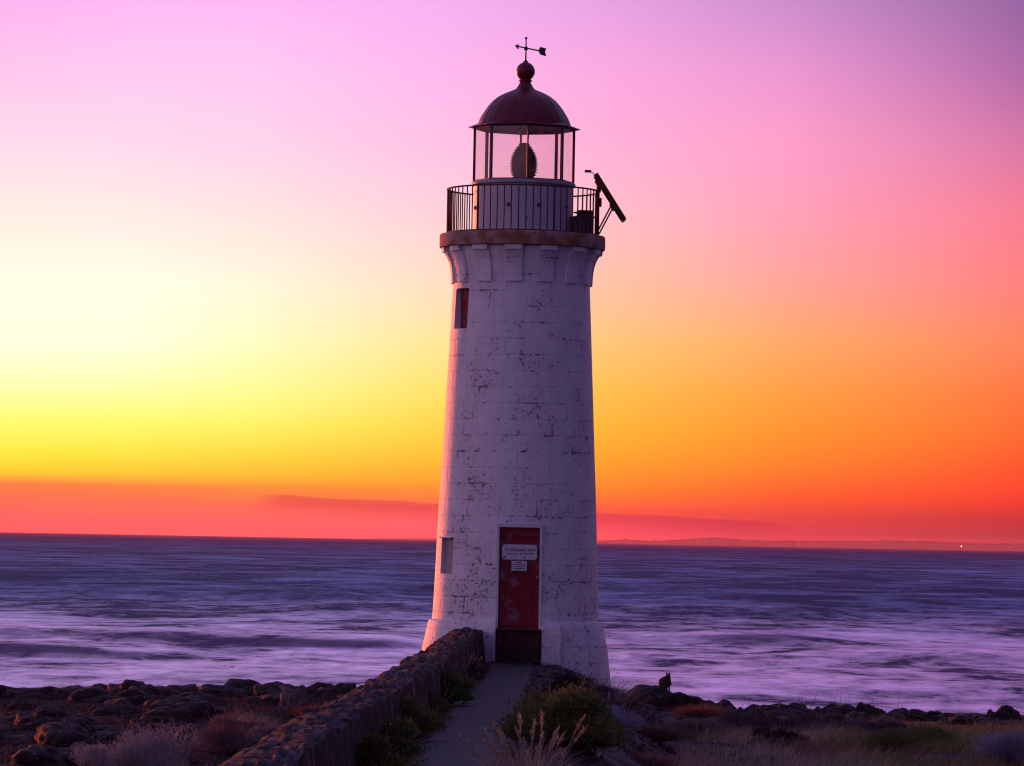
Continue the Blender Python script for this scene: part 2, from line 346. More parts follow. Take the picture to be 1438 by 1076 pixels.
# ------------------------------------------------------------------ sea
SEAZ = -1.70
dv = np.concatenate([np.arange(290, 1.2, -0.45), [0.95, 0.8, 0.70]])
dr = (CAMZ-SEAZ)*FPX/dv
azs = np.concatenate([np.arange(-180, -12, 4.0), np.linspace(-12, 12, 460), np.arange(16, 184, 4.0)])
AZ, DR = np.meshgrid(np.radians(azs), dr)
SXX = DR*np.sin(AZ); SYY = DR*np.cos(AZ)          # SYY: distance ahead of the camera
def swell(x, d):
    sp = 0.45*d*d/24000.0
    z = 0.0
    for lam, amp, st in ((70, .30, 2.4), (34, .22, 2.2), (15, .11, 2.0), (7, .05, 1.8), (3.2, .022, 1.6)):
        fade = np.clip(lam/(sp*3.0)-0.6, 0, 1)
        z = z+amp*fade*fbm(x/(lam*st)+lam, d/lam+0.02*x/lam, 2, int(lam))
    def ridge(d0, k, wf, wb, amp, x0, x1, tx):
        wob = 3.0*fbm(x/14.0, x*0+d0, 3, 5)
        u = d-(d0+k*x+wob)
        prof = np.where(u < 0, np.exp(-(u/wf)**2), np.exp(-(u/wb)**2))
        w = sstep(x0-tx, x0+tx, x)*(1-sstep(x1-tx, x1+tx, x))
        return amp*prof*w*(0.75+0.5*fbm(x/6.0, d*0+d0, 2, 9))
    z = z+ridge(157, 0.08, 5.0, 16, .52, -40, -2.6, 2)+ridge(137, 0.0, 4.0, 12, .38, -40, -11.5, 2.5)
    z = z+ridge(152, -.1, 3.0, 12, .28, -11, -4, 2)+ridge(178, -.2, 5.5, 16, .48, 5.0, 13, 3)+ridge(156, -.2, 4.5, 14, .30, 11, 40, 3)
    z = z+ridge(240, 0.1, 9, 24, .6, -12, 4, 6)+ridge(262, -.1, 9, 24, .55, 5, 22, 5)+ridge(300, .1, 12, 30, .65, -34, -10, 6)
    return z*sstep(96, 118, d)
SZ = SEAZ+np.where(np.abs(AZ) < R(13), swell(SXX, SYY), 0.0)
sea_me = grid_mesh('sea', np.stack([SXX, SYY-DIST, SZ], -1))
sea_me.flip_normals()
# steepness of the side of each swell that faces the shore: foam slides off it, the water there is clear and dark
slope = np.gradient(SZ, axis=0)/np.gradient(SYY, axis=0)
face = np.clip((slope-.008)/.055, 0, 1)*(np.abs(AZ) < R(13))
fa = sea_me.attributes.new('wave_face', 'FLOAT', 'POINT'); fa.data.foreach_set('value', face.astype(np.float32).ravel())
def mat_sea():
    m = bpy.data.materials.new('sea_water'); m.use_nodes = True; t = m.node_tree; t.nodes.clear()
    p = N(t, 'ShaderNodeTexCoord').outputs['Object']; s = N(t, 'ShaderNodeSeparateXYZ', {0: p})
    st = lambda kx, ky: N(t, 'ShaderNodeVectorMath', {0: p, 1: (kx, ky, 0)}, operation='MULTIPLY').outputs[0]
    dist = MATH(t, 'ADD', s.outputs[1], DIST)
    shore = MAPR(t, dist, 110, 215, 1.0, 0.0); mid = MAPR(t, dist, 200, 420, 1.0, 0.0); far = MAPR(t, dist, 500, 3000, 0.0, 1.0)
    n_s = NOISE(t, st(.30, .13), 1.0, 7, 0.68, 0.8); n_l = NOISE(t, st(.075, .030), 1.0, 8, 0.70, 0.6); n_x = NOISE(t, st(.016, .0050), 1.0, 8, 0.72, 0.3); n_f = NOISE(t, st(1.1, .40), 1.0, 5, .7, .5)
    v = MATH(t, 'MULTIPLY_ADD', n_s, MAPR(t, mid, 0, 1, .15, .40), MATH(t, 'MULTIPLY_ADD', n_l, .50, MATH(t, 'MULTIPLY', n_x, MAPR(t, mid, 0, 1, .35, .10))))
    v = MATH(t, 'MULTIPLY_ADD', MATH(t, 'SUBTRACT', n_f, .5), .26, v)
    foam = MAPR(t, MATH(t, 'MULTIPLY_ADD', shore, 0.060, MATH(t, 'MULTIPLY_ADD', mid, 0.010, v)), 0.465, 0.645)
    wf = N(t, 'ShaderNodeAttribute', attribute_name='wave_face').outputs['Fac']
    foam = MATH(t, 'MULTIPLY', foam, MATH(t, 'SUBTRACT', 1.0, MATH(t, 'MULTIPLY', wf, .93)))
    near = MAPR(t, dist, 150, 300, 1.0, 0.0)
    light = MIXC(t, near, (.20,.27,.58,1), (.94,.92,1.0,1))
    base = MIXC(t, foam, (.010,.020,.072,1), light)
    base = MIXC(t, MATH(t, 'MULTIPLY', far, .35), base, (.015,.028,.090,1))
    h = MATH(t, 'MULTIPLY_ADD', NOISE(t, st(.6, .9), 1.0, 7, .6), 1.0, MATH(t, 'MULTIPLY', n_s, 1.4))
    bn = N(t, 'ShaderNodeBump', {'Height': h, 'Strength': 0.95, 'Distance': 0.42})
    df = N(t, 'ShaderNodeBsdfDiffuse', {'Color': base, 'Normal': bn.outputs[0]})
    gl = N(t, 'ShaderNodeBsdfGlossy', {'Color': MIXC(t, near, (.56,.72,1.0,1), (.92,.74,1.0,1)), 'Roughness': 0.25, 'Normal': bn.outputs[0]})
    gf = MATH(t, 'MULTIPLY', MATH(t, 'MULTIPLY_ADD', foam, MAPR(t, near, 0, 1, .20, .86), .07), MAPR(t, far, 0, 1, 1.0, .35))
    mx = N(t, 'ShaderNodeMixShader', {0: gf, 1: df.outputs[0], 2: gl.outputs[0]})
    t.links.new(mx.outputs[0], N(t, 'ShaderNodeOutputMaterial').inputs[0])
    return m
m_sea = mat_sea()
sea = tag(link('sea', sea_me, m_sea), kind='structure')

# ------------------------------------------------------------------ island ground
def xp(d): return .055+(np.minimum(d, 84)-80)*.01708          # centre line of the path
def ground(x, d):
    x = np.asarray(x, float); d = np.asarray(d, float); t = x-xp(d)
    base = -1.0-.18*sstep(.5, 3, t)*sstep(70, 84, d)-.46*sstep(84, 99, d)-1.8*sstep(101, 122, d)-.9*sstep(118, 140, d)
    w_r = 1-sstep(.62, 3.3, t); w_l = 1-sstep(1.55, 2.7, -t)
    cause = w_r*w_l*(1-sstep(83.0, 91.0, d))
    z = base+(0.0-base)*cause
    rough = 1-cause*np.where(np.abs(t) < .8, .97, .75)
    z = z+rough*((.14-.08*sstep(85,92,d))*fbm(x/5.0, d/7.0, 3, 21)+.09*fbm(x/1.1, d/1.6, 4, 33))
    far = sstep(60, 140, np.abs(x)); z = z*(1-far)-3.2*far
    return z
def gz(x, y): return float(ground(x, y+DIST))
def hit(u, v, lift=0.0):             # where the sight line through pixel u,v meets the ground
    r = ray(u, v)
    for d in np.arange(26, 125, .1):
        p = Vector((0, -DIST, CAMZ))+r*(d/r.y)
        if p.z <= gz(p.x, p.y)+lift: return Vector((p.x, p.y, gz(p.x, p.y)))
    return Vector((p.x, p.y, gz(p.x, p.y)))
xs = np.concatenate([np.linspace(-170, -16, 60)[:-1], np.arange(-16, 16, .11), np.linspace(16, 170, 60)])
ds = np.concatenate([np.linspace(-110, 28, 50)[:-1], np.arange(28, 112, .22), np.linspace(112, 150, 40)])
GX, GD = np.meshgrid(xs, ds)
GZ = ground(GX, GD); GZ = GZ-3.0*sstep(-60, -110, GD)*0
gr_me = grid_mesh('ground', np.stack([GX, GD-DIST, GZ], -1)); 
def mat_ground():
    m = bpy.data.materials.new('dark_shore_ground'); m.use_nodes = True; t = m.node_tree; b = t.nodes['Principled BSDF']
    p = N(t, 'ShaderNodeTexCoord').outputs['Object']; s = N(t, 'ShaderNodeSeparateXYZ', {0: p})
    n1 = NOISE(t, p, 1.1, 6, .65); n2 = NOISE(t, p, 18, 5, .7)
    gravel = MIXC(t, MAPR(t, n2, .35, .7), (.060,.045,.050,1), (.19,.15,.165,1))
    soil = MIXC(t, MAPR(t, n2, .4, .7), (.007,.005,.006,1), (.045,.030,.032,1))
    patch = MAPR(t, n1, .44, .56); right = MAPR(t, s.outputs[0], -1.8, -2.6, 1.0, 0.12)
    c = MIXC(t, MATH(t, 'MULTIPLY', patch, right), soil, gravel)
    t.links.new(c, b.inputs['Base Color']); b.inputs['Roughness'].default_value = .9; b.inputs['Specular IOR Level'].default_value = .15
    bn = N(t, 'ShaderNodeBump', {'Height': MATH(t, 'ADD', n2, NOISE(t, p, 5, 6, .7)), 'Strength': .9, 'Distance': .06}); t.links.new(bn.outputs[0], b.inputs['Normal'])
    return m
tag(link('ground', gr_me, mat_ground()), kind='structure')

# path: a worn concrete strip with cross joints
pd = np.arange(18, 81.05, .12); pw = np.linspace(-1, 1, 13)
PD, PW = np.meshgrid(pd, pw, indexing='ij')
PXX = xp(PD)+PW*(.445+.03*fbm(PD*1.3, PW*0+np.sign(PW)*3, 3, 4)*(np.abs(PW) > .9))
PZ = np.maximum(ground(PXX, PD), -.02)*.3+.035+.012*fbm(PD*1.5, PW*2, 3, 6)-.03*(np.abs(PW) > .99)
def mat_path():
    m = bpy.data.materials.new('worn_path_concrete'); m.use_nodes = True; t = m.node_tree; b = t.nodes['Principled BSDF']
    p = N(t, 'ShaderNodeTexCoord').outputs['Object']
    st = lambda kx, ky: N(t, 'ShaderNodeVectorMath', {0: p, 1: (kx, ky, 1)}, operation='MULTIPLY').outputs[0]
    lines = NOISE(t, st(.9, 4.0), 1.0, 6, .75); fine = NOISE(t, st(9, 14), 1.0, 5, .7); big = NOISE(t, p, .8, 4, .6)
    f = MATH(t, 'MULTIPLY_ADD', lines, .65, MATH(t, 'MULTIPLY_ADD', fine, .3, MATH(t, 'MULTIPLY', big, .25)))
    c = MIXC(t, MAPR(t, f, .55, .70), (.0015,.0015,.0035,1), (.021,.020,.037,1))
    t.links.new(c, b.inputs['Base Color']); b.inputs['Roughness'].default_value = .72; b.inputs['Specular IOR Level'].default_value = .25
    bn = N(t, 'ShaderNodeBump', {'Height': f, 'Strength': .9, 'Distance': .06}); t.links.new(bn.outputs[0], b.inputs['Normal'])
    return m
path_me = grid_mesh('path', np.stack([PXX, PD-DIST, PZ], -1)); path_me.flip_normals()
tag(link('path', path_me, mat_path()), kind='structure')

# ------------------------------------------------------------------ sea wall beside the path
def ip(d, pts):
    a = np.array(pts, float); o = np.argsort(a[:, 0]); return np.interp(d, a[o, 0], a[o, 1])
wd = np.arange(16, 80.75, .055)
xi = ip(wd, [(81, -.42), (70, -.62), (56, -.94), (42.7, -1.34), (33, -1.56), (16, -1.95)])
xo = ip(wd, [(81, -1.10), (70, -1.28), (56, -1.56), (46.8, -1.84), (42.7, -2.0), (30, -2.22), (16, -2.55)])
hh = .60+0*wd
ncs = 60; su = np.linspace(0, 1, ncs)
P = np.zeros((len(wd), ncs, 3))
for k, s_ in enumerate(su):
    if s_ < .30:   f = s_/.30; x = xi+.05*(1-f)-.03*f; z = -.25+f*(hh+.25-.03)
    elif s_ < .72: f = (s_-.30)/.42; x = xi+(xo-xi)*f-.03*(1-f); z = hh+.035*math.sin(math.pi*f)-.05*f*f
    else:          f = (s_-.72)/.28; x = xo-.42*f**1.3; z = (hh-.05)*(1-f)-1.25*f
    g = k*.0404
    big = fbm(wd*.9+0*g, wd*0+g*2.2, 3, 51); mid = fbm(wd*3.2, wd*0+g*7, 3, 52); ver = fbm(wd*5.5, wd*0+g*1.2, 3, 53)
    strata = fbm(wd*1.1+x*2.5, wd*0+g*11, 3, 54)
    bl = np.floor(wd*1.9+.35*vnoise(wd*.7, wd*0+k*.2, 61)); bc = np.floor(np.full_like(wd, g*4.3)+.6*_h(bl.astype(int), bl.astype(int)*0, 63))
    blk = _h(bl.astype(int), bc.astype(int), 62)-.5; fr_ = (wd*1.9) % 1.0; crack = -np.exp(-((np.minimum(fr_, 1-fr_))/.06)**2)
    if s_ >= .30: z = z+(.036*blk+.016*crack)*(1.0 if s_ < .72 else .6); x = x-(.06*blk if s_ > .6 else 0)
    if s_ < .30: x = x+.012*ver+.014*big+.01*mid; z = z+0*big
    elif s_ < .72: z = z+.055*big+.018*mid+.025*strata; x = x+.02*mid
    else: x = x+.10*big+.06*mid; z = z+.08*mid
    P[:, k] = np.stack([x, wd-DIST, z], -1)
endcap = P[-1:].copy(); endcap[..., 2] = -.3
wall_me = grid_mesh('stone_wall', np.concatenate([P, endcap], 0), smooth=True); wall_me.flip_normals()
wall_me.set_sharp_from_angle(angle=R(50))
def mat_wall():
    m = bpy.data.materials.new('weathered_wall_stone'); m.use_nodes = True; t = m.node_tree; b = t.nodes['Principled BSDF']
    p = N(t, 'ShaderNodeTexCoord').outputs['Object']
    st = lambda kx, ky, kz: N(t, 'ShaderNodeVectorMath', {0: p, 1: (kx, ky, kz)}, operation='MULTIPLY').outputs[0]
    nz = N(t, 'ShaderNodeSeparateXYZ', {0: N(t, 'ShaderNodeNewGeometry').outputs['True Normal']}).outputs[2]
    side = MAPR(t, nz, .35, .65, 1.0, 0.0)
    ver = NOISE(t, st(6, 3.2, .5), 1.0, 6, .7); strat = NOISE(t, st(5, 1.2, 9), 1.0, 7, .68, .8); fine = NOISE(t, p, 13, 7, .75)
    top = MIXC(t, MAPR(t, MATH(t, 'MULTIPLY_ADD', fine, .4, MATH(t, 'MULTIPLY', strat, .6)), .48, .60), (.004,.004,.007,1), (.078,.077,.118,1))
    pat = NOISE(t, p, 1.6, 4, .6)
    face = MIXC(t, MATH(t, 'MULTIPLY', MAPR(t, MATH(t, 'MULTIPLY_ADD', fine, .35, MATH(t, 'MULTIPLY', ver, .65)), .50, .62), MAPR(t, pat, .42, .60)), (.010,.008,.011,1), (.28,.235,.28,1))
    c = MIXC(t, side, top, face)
    t.links.new(c, b.inputs['Base Color']); b.inputs['Roughness'].default_value = .85; b.inputs['Specular IOR Level'].default_value = .2
    h = MATH(t, 'MULTIPLY_ADD', strat, 1.2, MATH(t, 'MULTIPLY_ADD', fine, .5, MATH(t, 'MULTIPLY', MATH(t, 'MULTIPLY', ver, side), 1.2)))
    bn = N(t, 'ShaderNodeBump', {'Height': h, 'Strength': 1.0, 'Distance': .09}); t.links.new(bn.outputs[0], b.inputs['Normal'])
    return m
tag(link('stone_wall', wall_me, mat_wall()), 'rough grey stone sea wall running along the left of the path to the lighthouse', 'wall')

# ------------------------------------------------------------------ far coast across the bay
FD = 31000.0
def coast_h(u):
    return ip(u, [(480, -3), (530, 1.0), (600, 2.2), (700, 3), (840, 3.2), (875, 5.5), (905, 4.2), (940, 4.6), (985, 8.6), (1008, 10.6), (1030, 9.2), (1070, 6.6), (1120, 6.2), (1180, 7.6), (1240, 9.4), (1300, 9.6), (1370, 8.2), (1438, 8.4), (1600, 9), (1800, 7), (2000, -3)])
uu = np.arange(470, 2010, 1.5); m_px = FD/FPX
prof = coast_h(uu)*m_px; rows = []
for fy, fz in ((-1800, -.15), (-1400, .25), (-300, .7), (0, 1.0), (550, 1.05), (1400, .6), (2400, -.2)):
    rows.append(np.stack([(uu-719)*m_px*(1+fy/FD), 0*uu+FD+fy-DIST, SEAZ+np.maximum(prof, -4)*fz+.5*fbm(uu/11.0, uu*0+fy, 3, 3)], -1))
hills_me = grid_mesh('hills', np.array(rows)); hills_me.flip_normals()
m_hill = mat('far_coast_scrub', (.045,.04,.04), .9, .1, .3, .01)
tag(link('hills', hills_me, m_hill), kind='structure')
# tree line on the far coast: small clumps, too far and too many to count
V = []; Q = []; nb = 0
ico = bmesh.new(); bmesh.ops.create_icosphere(ico, subdivisions=2, radius=1.0); ico.verts.ensure_lookup_table()
IV = np.array([v.co[:] for v in ico.verts]); IF = np.array([[v.index for v in f.verts] for f in ico.faces]); ico.free()
r2 = np.random.default_rng(5)
for k in range(650):
    u = r2.uniform(880, 1700); s_ = r2.uniform(5.0, 13.0)*(1.0 if u > 1060 else .6); y = FD-DIST+r2.uniform(-150, 250)
    zc = SEAZ+float(coast_h(u))*m_px*.95
    w = IV*np.array([s_*r2.uniform(1.0, 2.2), s_*1.5, s_*r2.uniform(.8, 1.3)])*(1+.25*r2.standard_normal((len(IV), 1))*.6)
    V.append(w+np.array([(u-719)*m_px, y, zc])); Q.append(IF+nb); nb += len(IV)
tag(link('far_woodland', quad_mesh('far_woodland', np.concatenate(V), np.concatenate(Q)), m_hill), 'low hazy line of distant trees along the far coast on the right', 'woodland', kind='stuff')
# one lit lamp on the far shore
m_lamp = bpy.data.materials.new('lit_lamp'); m_lamp.use_nodes = True
pb = m_lamp.node_tree.nodes['Principled BSDF']; pb.inputs['Emission Color'].default_value = (1, .72, .45, 1); pb.inputs['Emission Strength'].default_value = 4
lp = at(1350, 767.5, FD-1900)
lh = empty('harbour_lamp', (lp.x, lp.y, SEAZ), 'tiny lit white lamp on the distant shore at the far right', 'lamp')
obj('post', MB().tube([(0, 0, 0), (0, 0, lp.z-SEAZ-2)], .8, 8), m_hill, lh); obj('lantern', MB().ball((0, 0, lp.z-SEAZ), 4.6, 12, 8), m_lamp, lh)

for k_, (u_, v_) in enumerate(((1122, 764.5), (1284, 767.2), (1418, 768.5))):
    lp = at(u_, v_, FD-1900); fl = empty('shore_light', (lp.x, lp.y, SEAZ), 'faint warm pinprick of light on the distant shore', 'lamp', 'faint lights along the distant shore')
    obj('post', MB().tube([(0, 0, 0), (0, 0, lp.z-SEAZ-1.2)], .6, 8), m_hill, fl); obj('lantern', MB().ball((0, 0, lp.z-SEAZ), 2.0, 10, 6), m_lamp, fl)

# ------------------------------------------------------------------ lighthouse
TX, TY = .150, 0.0
lh = empty('lighthouse', (TX, TY, -.9), 'tall white painted stone lighthouse with red door and dark red dome beside the sea', 'lighthouse')
Z0 = .9                              # local z of world zero
def L(z): return z+Z0
prof_t = [(1.98, -.9), (1.90, -.6), (1.850, -.40), (1.775, .25), (1.712, .55), (1.672, .74), (1.655, .775), (1.598, .79),
          (1.575, 1.2), (1.545, 2.0), (1.512, 2.9), (1.462, 3.94), (1.400, 5.3), (1.337, 6.68), (1.311, 7.22)]
pp = []
for (r0, z0), (r1, z1) in zip(prof_t[:-1], prof_t[1:]):
    n = max(1, int((z1-z0)/.12))
    for k in range(n): pp.append((r0+(r1-r0)*k/n, L(z0+(z1-z0)*k/n)))
pp += [(1.311, L(7.22)), (1.315, L(7.32)), (1.335, L(7.48)), (1.375, L(7.64)), (1.43, L(7.78)), (1.46, L(7.895))]
tb = MB().lathe(pp, 144, cap=True)
tower = obj('tower_wall', tb, m_stone, lh)
DOOR_A = R(1.9)                      # the door faces very slightly to the right
WIN_A = R(-60)
def face_mat(a, r, z):               # frame at radius r, facing outward: x along the wall, -y outward
    return Matrix.Translation((r*math.sin(a), -r*math.cos(a), z)) @ Matrix.Rotation(a, 4, 'Z')
def cutter(a, w, z0, z1, r_in):
    M = face_mat(a, r_in+1.0, (z0+z1)/2); mb = MB()
    mb.box((0, 0, 0), (w, 2.0, z1-z0)); me = mb.mesh('cut'); me.transform(M); return me
cuts = [cutter(DOOR_A, .86, L(-.02), L(2.625), 1.36), cutter(WIN_A, .50, L(6.33), L(7.10), 1.15), cutter(WIN_A, .45, L(1.66), L(2.34), 1.24)]
tmp = []
for me in cuts:
    c = bpy.data.objects.new('cut', me); col.objects.link(c); c.location = lh.location; tmp.append(c)
    md = tower.modifiers.new('cut', 'BOOLEAN'); md.object = c; md.operation = 'DIFFERENCE'; md.solver = 'EXACT'
bpy.context.view_layer.update()
nm = bpy.data.meshes.new_from_object(tower.evaluated_get(bpy.context.evaluated_depsgraph_get()))
tower.modifiers.clear(); tower.data = nm
for c in tmp: bpy.data.objects.remove(c)
nm.shade_smooth(); nm.set_sharp_from_angle(angle=R(28))
if not nm.materials: nm.materials.append(m_stone)
nm.name = 'tower_wall'

# door, frame, signs, step
def put(name, mb, m, M, parent=lh, **k):
    for i in range(len(mb.v)): mb.v[i] = np.array([list(M @ Vector(p)) for p in mb.v[i]])
    return obj(name, mb, m, parent, **k)
MD = face_mat(DOOR_A, 1.45, L(0))
fb = MB(); fb.box((-.405, -.035, 1.635), (.045, .14, 1.97)); fb.box((.405, -.035, 1.635), (.045, .14, 1.97)); fb.box((0, -.035, 2.59), (.765, .14, .06))
put('door_frame', fb, m_plaster, MD, bevel=.006)
dbm = MB()
for k in range(6): dbm.box((-.3175+k*.127, 0, 1.60), (.1245, .05, 1.91))
dbm.box((0, .015, 1.60), (.76, .045, 1.91)); dbm.box((0, -.034, 2.43), (.76, .02, .10)); dbm.box((0, -.034, .78), (.76, .02, .14))
door = put('door', dbm, m_red, MD, bevel=.004)
def rrect(w, h, r, t):
    b = MB(); pts = []
    for cx, cz, a0 in ((w/2-r, h/2-r, 0), (-w/2+r, h/2-r, 90), (-w/2+r, -h/2+r, 180), (w/2-r, -h/2+r, 270)):
        for k in range(5): a = R(a0+22.5*k); pts.append((cx+r*math.cos(a), cz+r*math.sin(a)))
    n = len(pts); V = [(x, -t/2, z) for x, z in pts]+[(x, t/2, z) for x, z in pts]
    F = [tuple(range(n)), tuple(reversed(range(n, 2*n)))]+[((k+1) % n, k, k+n, (k+1) % n+n) for k in range(n)]
    return b.add(V, F)
def shift(mb, d):
    for i in range(len(mb.v)): mb.v[i] = mb.v[i]+np.array(d)
    return mb
sign = put('sign_board', shift(rrect(.66, .285, .05, .016), (0, -.058, 2.095)), m_sign, MD, parent=door)
# two rows of small worn lettering, and a dark corner mark: strokes too small to read in the photo
ink = MB(); rr = random.Random(3)
def words(x0, x1, z, h, gap):
    x = x0
    while x < x1:
        w = rr.uniform(.012, .026)
        if rr.random() < .16: x += gap; continue
        ink.box((x+w/2, -.069, z), (w*.55, .006, h)); ink.box((x+w/2, -.069, z+rr.choice((-1, 0, 1))*h*.4), (w, .006, h*.2)); x += w+.007
words(-.27, .28, 2.138, .050, .03); words(-.25, .25, 2.065, .030, .025)
ink.box((-.285, -.069, 2.005), (.05, .006, .04)); ink.box((.10, -.069, 1.992), (.05, .006, .02))
put('lettering', ink, m_ink, MD, parent=sign)
notice = put('notice', shift(rrect(.29, .19, .012, .012), (.0, -.056, 1.838)), m_sign, MD, parent=door)
ink = MB()
for k, (w, h) in enumerate(((.10, .022), (.21, .012), (.21, .012), (.21, .020))): ink.box((.0, -.065, 1.905-.04*k), (w, .006, h))
put('lettering', ink, m_ink, MD, parent=notice)
hb = MB(); hb.tube([(.335, -.04, 1.62), (.335, -.075, 1.62)], .012); hb.ball((.335, -.085, 1.62), .024, 14, 8); put('handle', hb, m_sill, MD, parent=door, smooth=True)
sb = MB(); sb.box((0, -.12, .315), (.80, .42, .61)); put('door_step', sb, m_step, MD, bevel=.02)
tb2 = MB(); tb2.box((0, -.16, .634), (.82, .48, .03)); put('threshold', tb2, m_step, MD, bevel=.008)
pl = MB(); pl.box((.62, -.25, .35), (.36, .22, .72)); put('plinth_block', pl, m_stone, MD, bevel=.015)
ps = MB(); ps.box((-.472, -.36, .36), (.030, .09, .52)); put('edge_post', ps, m_plaster, MD, bevel=.006)
# window shutters at the back of their slots
for z0, z1, rb, w in ((6.33, 7.10, 1.16, .50),):
    sh = MB(); sh.box((0, 0, 0), (w-.004, .03, z1-z0-.004)); put('window', sh, m_red, face_mat(WIN_A, rb+.012, L((z0+z1)/2)))
m_panel = mat('grey_weathered_board', (.38,.33,.34), .7, .2, .3, 8)
sh = MB(); sh.box((0, 0, 0), (.446, .03, .676)); put('window', sh, m_panel, face_mat(WIN_A, 1.43, L(2.0)))
jb = MB(); jb.box((0, .05, 2.350), (.45, .22, .025)); put('window_lintel', jb, m_plaster, face_mat(WIN_A, 1.53, L(0)), bevel=.006)

# corbels under the gallery
cprof = [(1.362, 7.22), (1.364, 7.30), (1.370, 7.42), (1.384, 7.53), (1.405, 7.62), (1.440, 7.71), (1.472, 7.765), (1.498, 7.811)]
def wedge(a, half, pr, rin):
    b = MB(); V = []; n = 7
    for k in range(n):
        th = a-half+2*half*k/(n-1)
        for r, z in pr: V.append((r*math.sin(th), -r*math.cos(th), L(z)))
        for z in (pr[-1][1], pr[0][1]): V.append((rin*math.sin(th), -rin*math.cos(th), L(z)))
    m = len(pr)+2; F = []
    for k in range(n-1):
        for j in range(m): F.append((k*m+j, (k+1)*m+j, (k+1)*m+(j+1) % m, k*m+(j+1) % m))
    F += [tuple(reversed(range(m))), tuple((n-1)*m+j for j in range(m))]
    return b.add(V, F)
for k in range(14):
    a = R(-6.3+k*360/14)
    cb = obj('corbel', wedge(a, R(6.6), cprof, 1.25), m_stone, lh, sharp=35)
    obj('corbel_cap', wedge(a, R(6.0), [(1.540, 7.812), (1.550, 7.897)], 1.30), m_plaster, cb, sharp=35)
# gallery slab
gs = MB().lathe([(.90, L(7.9)), (1.55, L(7.9)), (1.588, L(7.912)), (1.594, L(7.95)), (1.594, L(8.13)), (1.58, L(8.165)), (1.54, L(8.172)), (.90, L(8.172)), (.90, L(7.9))], 128)
obj('gallery_slab', gs, m_rustslab, lh, sharp=40)
# railing
RR = 1.454; ztop, zbot = L(9.035), L(8.19)
rail = obj('railing', MB().lathe([(RR-.018, ztop-.014), (RR+.018, ztop-.014), (RR+.018, ztop+.014), (RR-.018, ztop+.014), (RR-.018, ztop-.014)], 128), m_iron, lh)
obj('bottom_rail', MB().lathe([(RR-.012, zbot-.010), (RR+.012, zbot-.010), (RR+.012, zbot+.010), (RR-.012, zbot+.010), (RR-.012, zbot-.010)], 128), m_iron, rail)
NB = 66
for k in range(NB):
    a = 2*math.pi*(k+.37)/NB; post = k % 11 == 4
    x, y = RR*math.sin(a), -RR*math.cos(a); rad = .021 if post else .0115
    obj('baluster', MB().tube([(x, y, L(8.165)), (x, y, ztop+(.03 if post else -.005))], rad, 8), m_iron, rail, smooth=True)
# lantern drum and sill
m_vent = mat('rust_streaked_vent', (.26,.15,.15), .7, .3, .4, 20, second=(.12,.05,.04), sec_t=(.45,.6), sec_scale=20)
obj('drum', MB().lathe([(.952, L(8.172)), (.952, L(9.105))], 96), m_drum, lh, smooth=True)
obj('drum_foot', MB().lathe([(.975, L(8.172)), (.975, L(8.25)), (.953, L(8.262))], 96), m_drum, lh, sharp=40)
for a, z in ((-73, 8.67), (-17, 8.70), (18, 8.70), (4, 8.45), (60, 8.70), (110, 8.7), (160, 8.7), (-120, 8.7)):
    M = face_mat(R(a), .955, L(z)); r_ = .040 if z > 8.5 else .022
    b = MB()
    pr = [(1e-4, 0), (r_*.35, .0), (r_*.40, .012), (r_*.75, .022), (r_, .012), (r_*1.05, -.01)]
    b.lathe(pr, 20); b.v[0] = np.stack([b.v[0][:, 0], -b.v[0][:, 2], b.v[0][:, 1]], -1)
    put('vent', b, m_vent, M, smooth=True)
obj('lantern_sill', MB().lathe([(.60, L(9.105)), (.965, L(9.105)), (1.004, L(9.125)), (1.004, L(9.165)), (.985, L(9.19)), (.60, L(9.19))], 96), m_sill, lh, sharp=40)
# glazing: eight flat panes between eight mullions
OCT = R(4); RG = .957; zg0, zg1 = L(9.19), L(10.25)
ov = [(RG*math.sin(OCT+k*math.pi/4), -RG*math.cos(OCT+k*math.pi/4)) for k in range(8)]
for k in range(8):
    (x0, y0), (x1, y1) = ov[k], ov[(k+1) % 8]
    n_ = Vector((y1-y0, -(x1-x0), 0)).normalized(); e = Vector((x1-x0, y1-y0, 0)).normalized()*.02
    b = MB(); q = []
    for s_ in (-.004, .004):
        for (x, y, z, sg) in ((x0, y0, zg0, 1), (x1, y1, zg0, -1), (x1, y1, zg1, -1), (x0, y0, zg1, 1)): q.append((x+e.x*sg+n_.x*s_, y+e.y*sg+n_.y*s_, z))
    b.add(q, [(3,2,1,0), (4,5,6,7), (0,1,5,4), (1,2,6,5), (2,3,7,6), (3,0,4,7)])
    obj('pane', b, m_glass, lh)
    a = OCT+k*math.pi/4
    mbm = MB(); mbm.box((0, 0, 0), (.042 if k else .030, .050, zg1-zg0)); put('mullion', mbm, m_frame, face_mat(a, RG, (zg0+zg1)/2))
for z, w in ((zg0+.014, .03), (zg1-.022, .045)):
    obj('glazing_bar', MB().lathe([(RG-.02, z-w/2), (RG+.018, z-w/2), (RG+.018, z+w/2), (RG-.02, z+w/2), (RG-.02, z-w/2)], 8, phase=OCT), m_frame, lh)
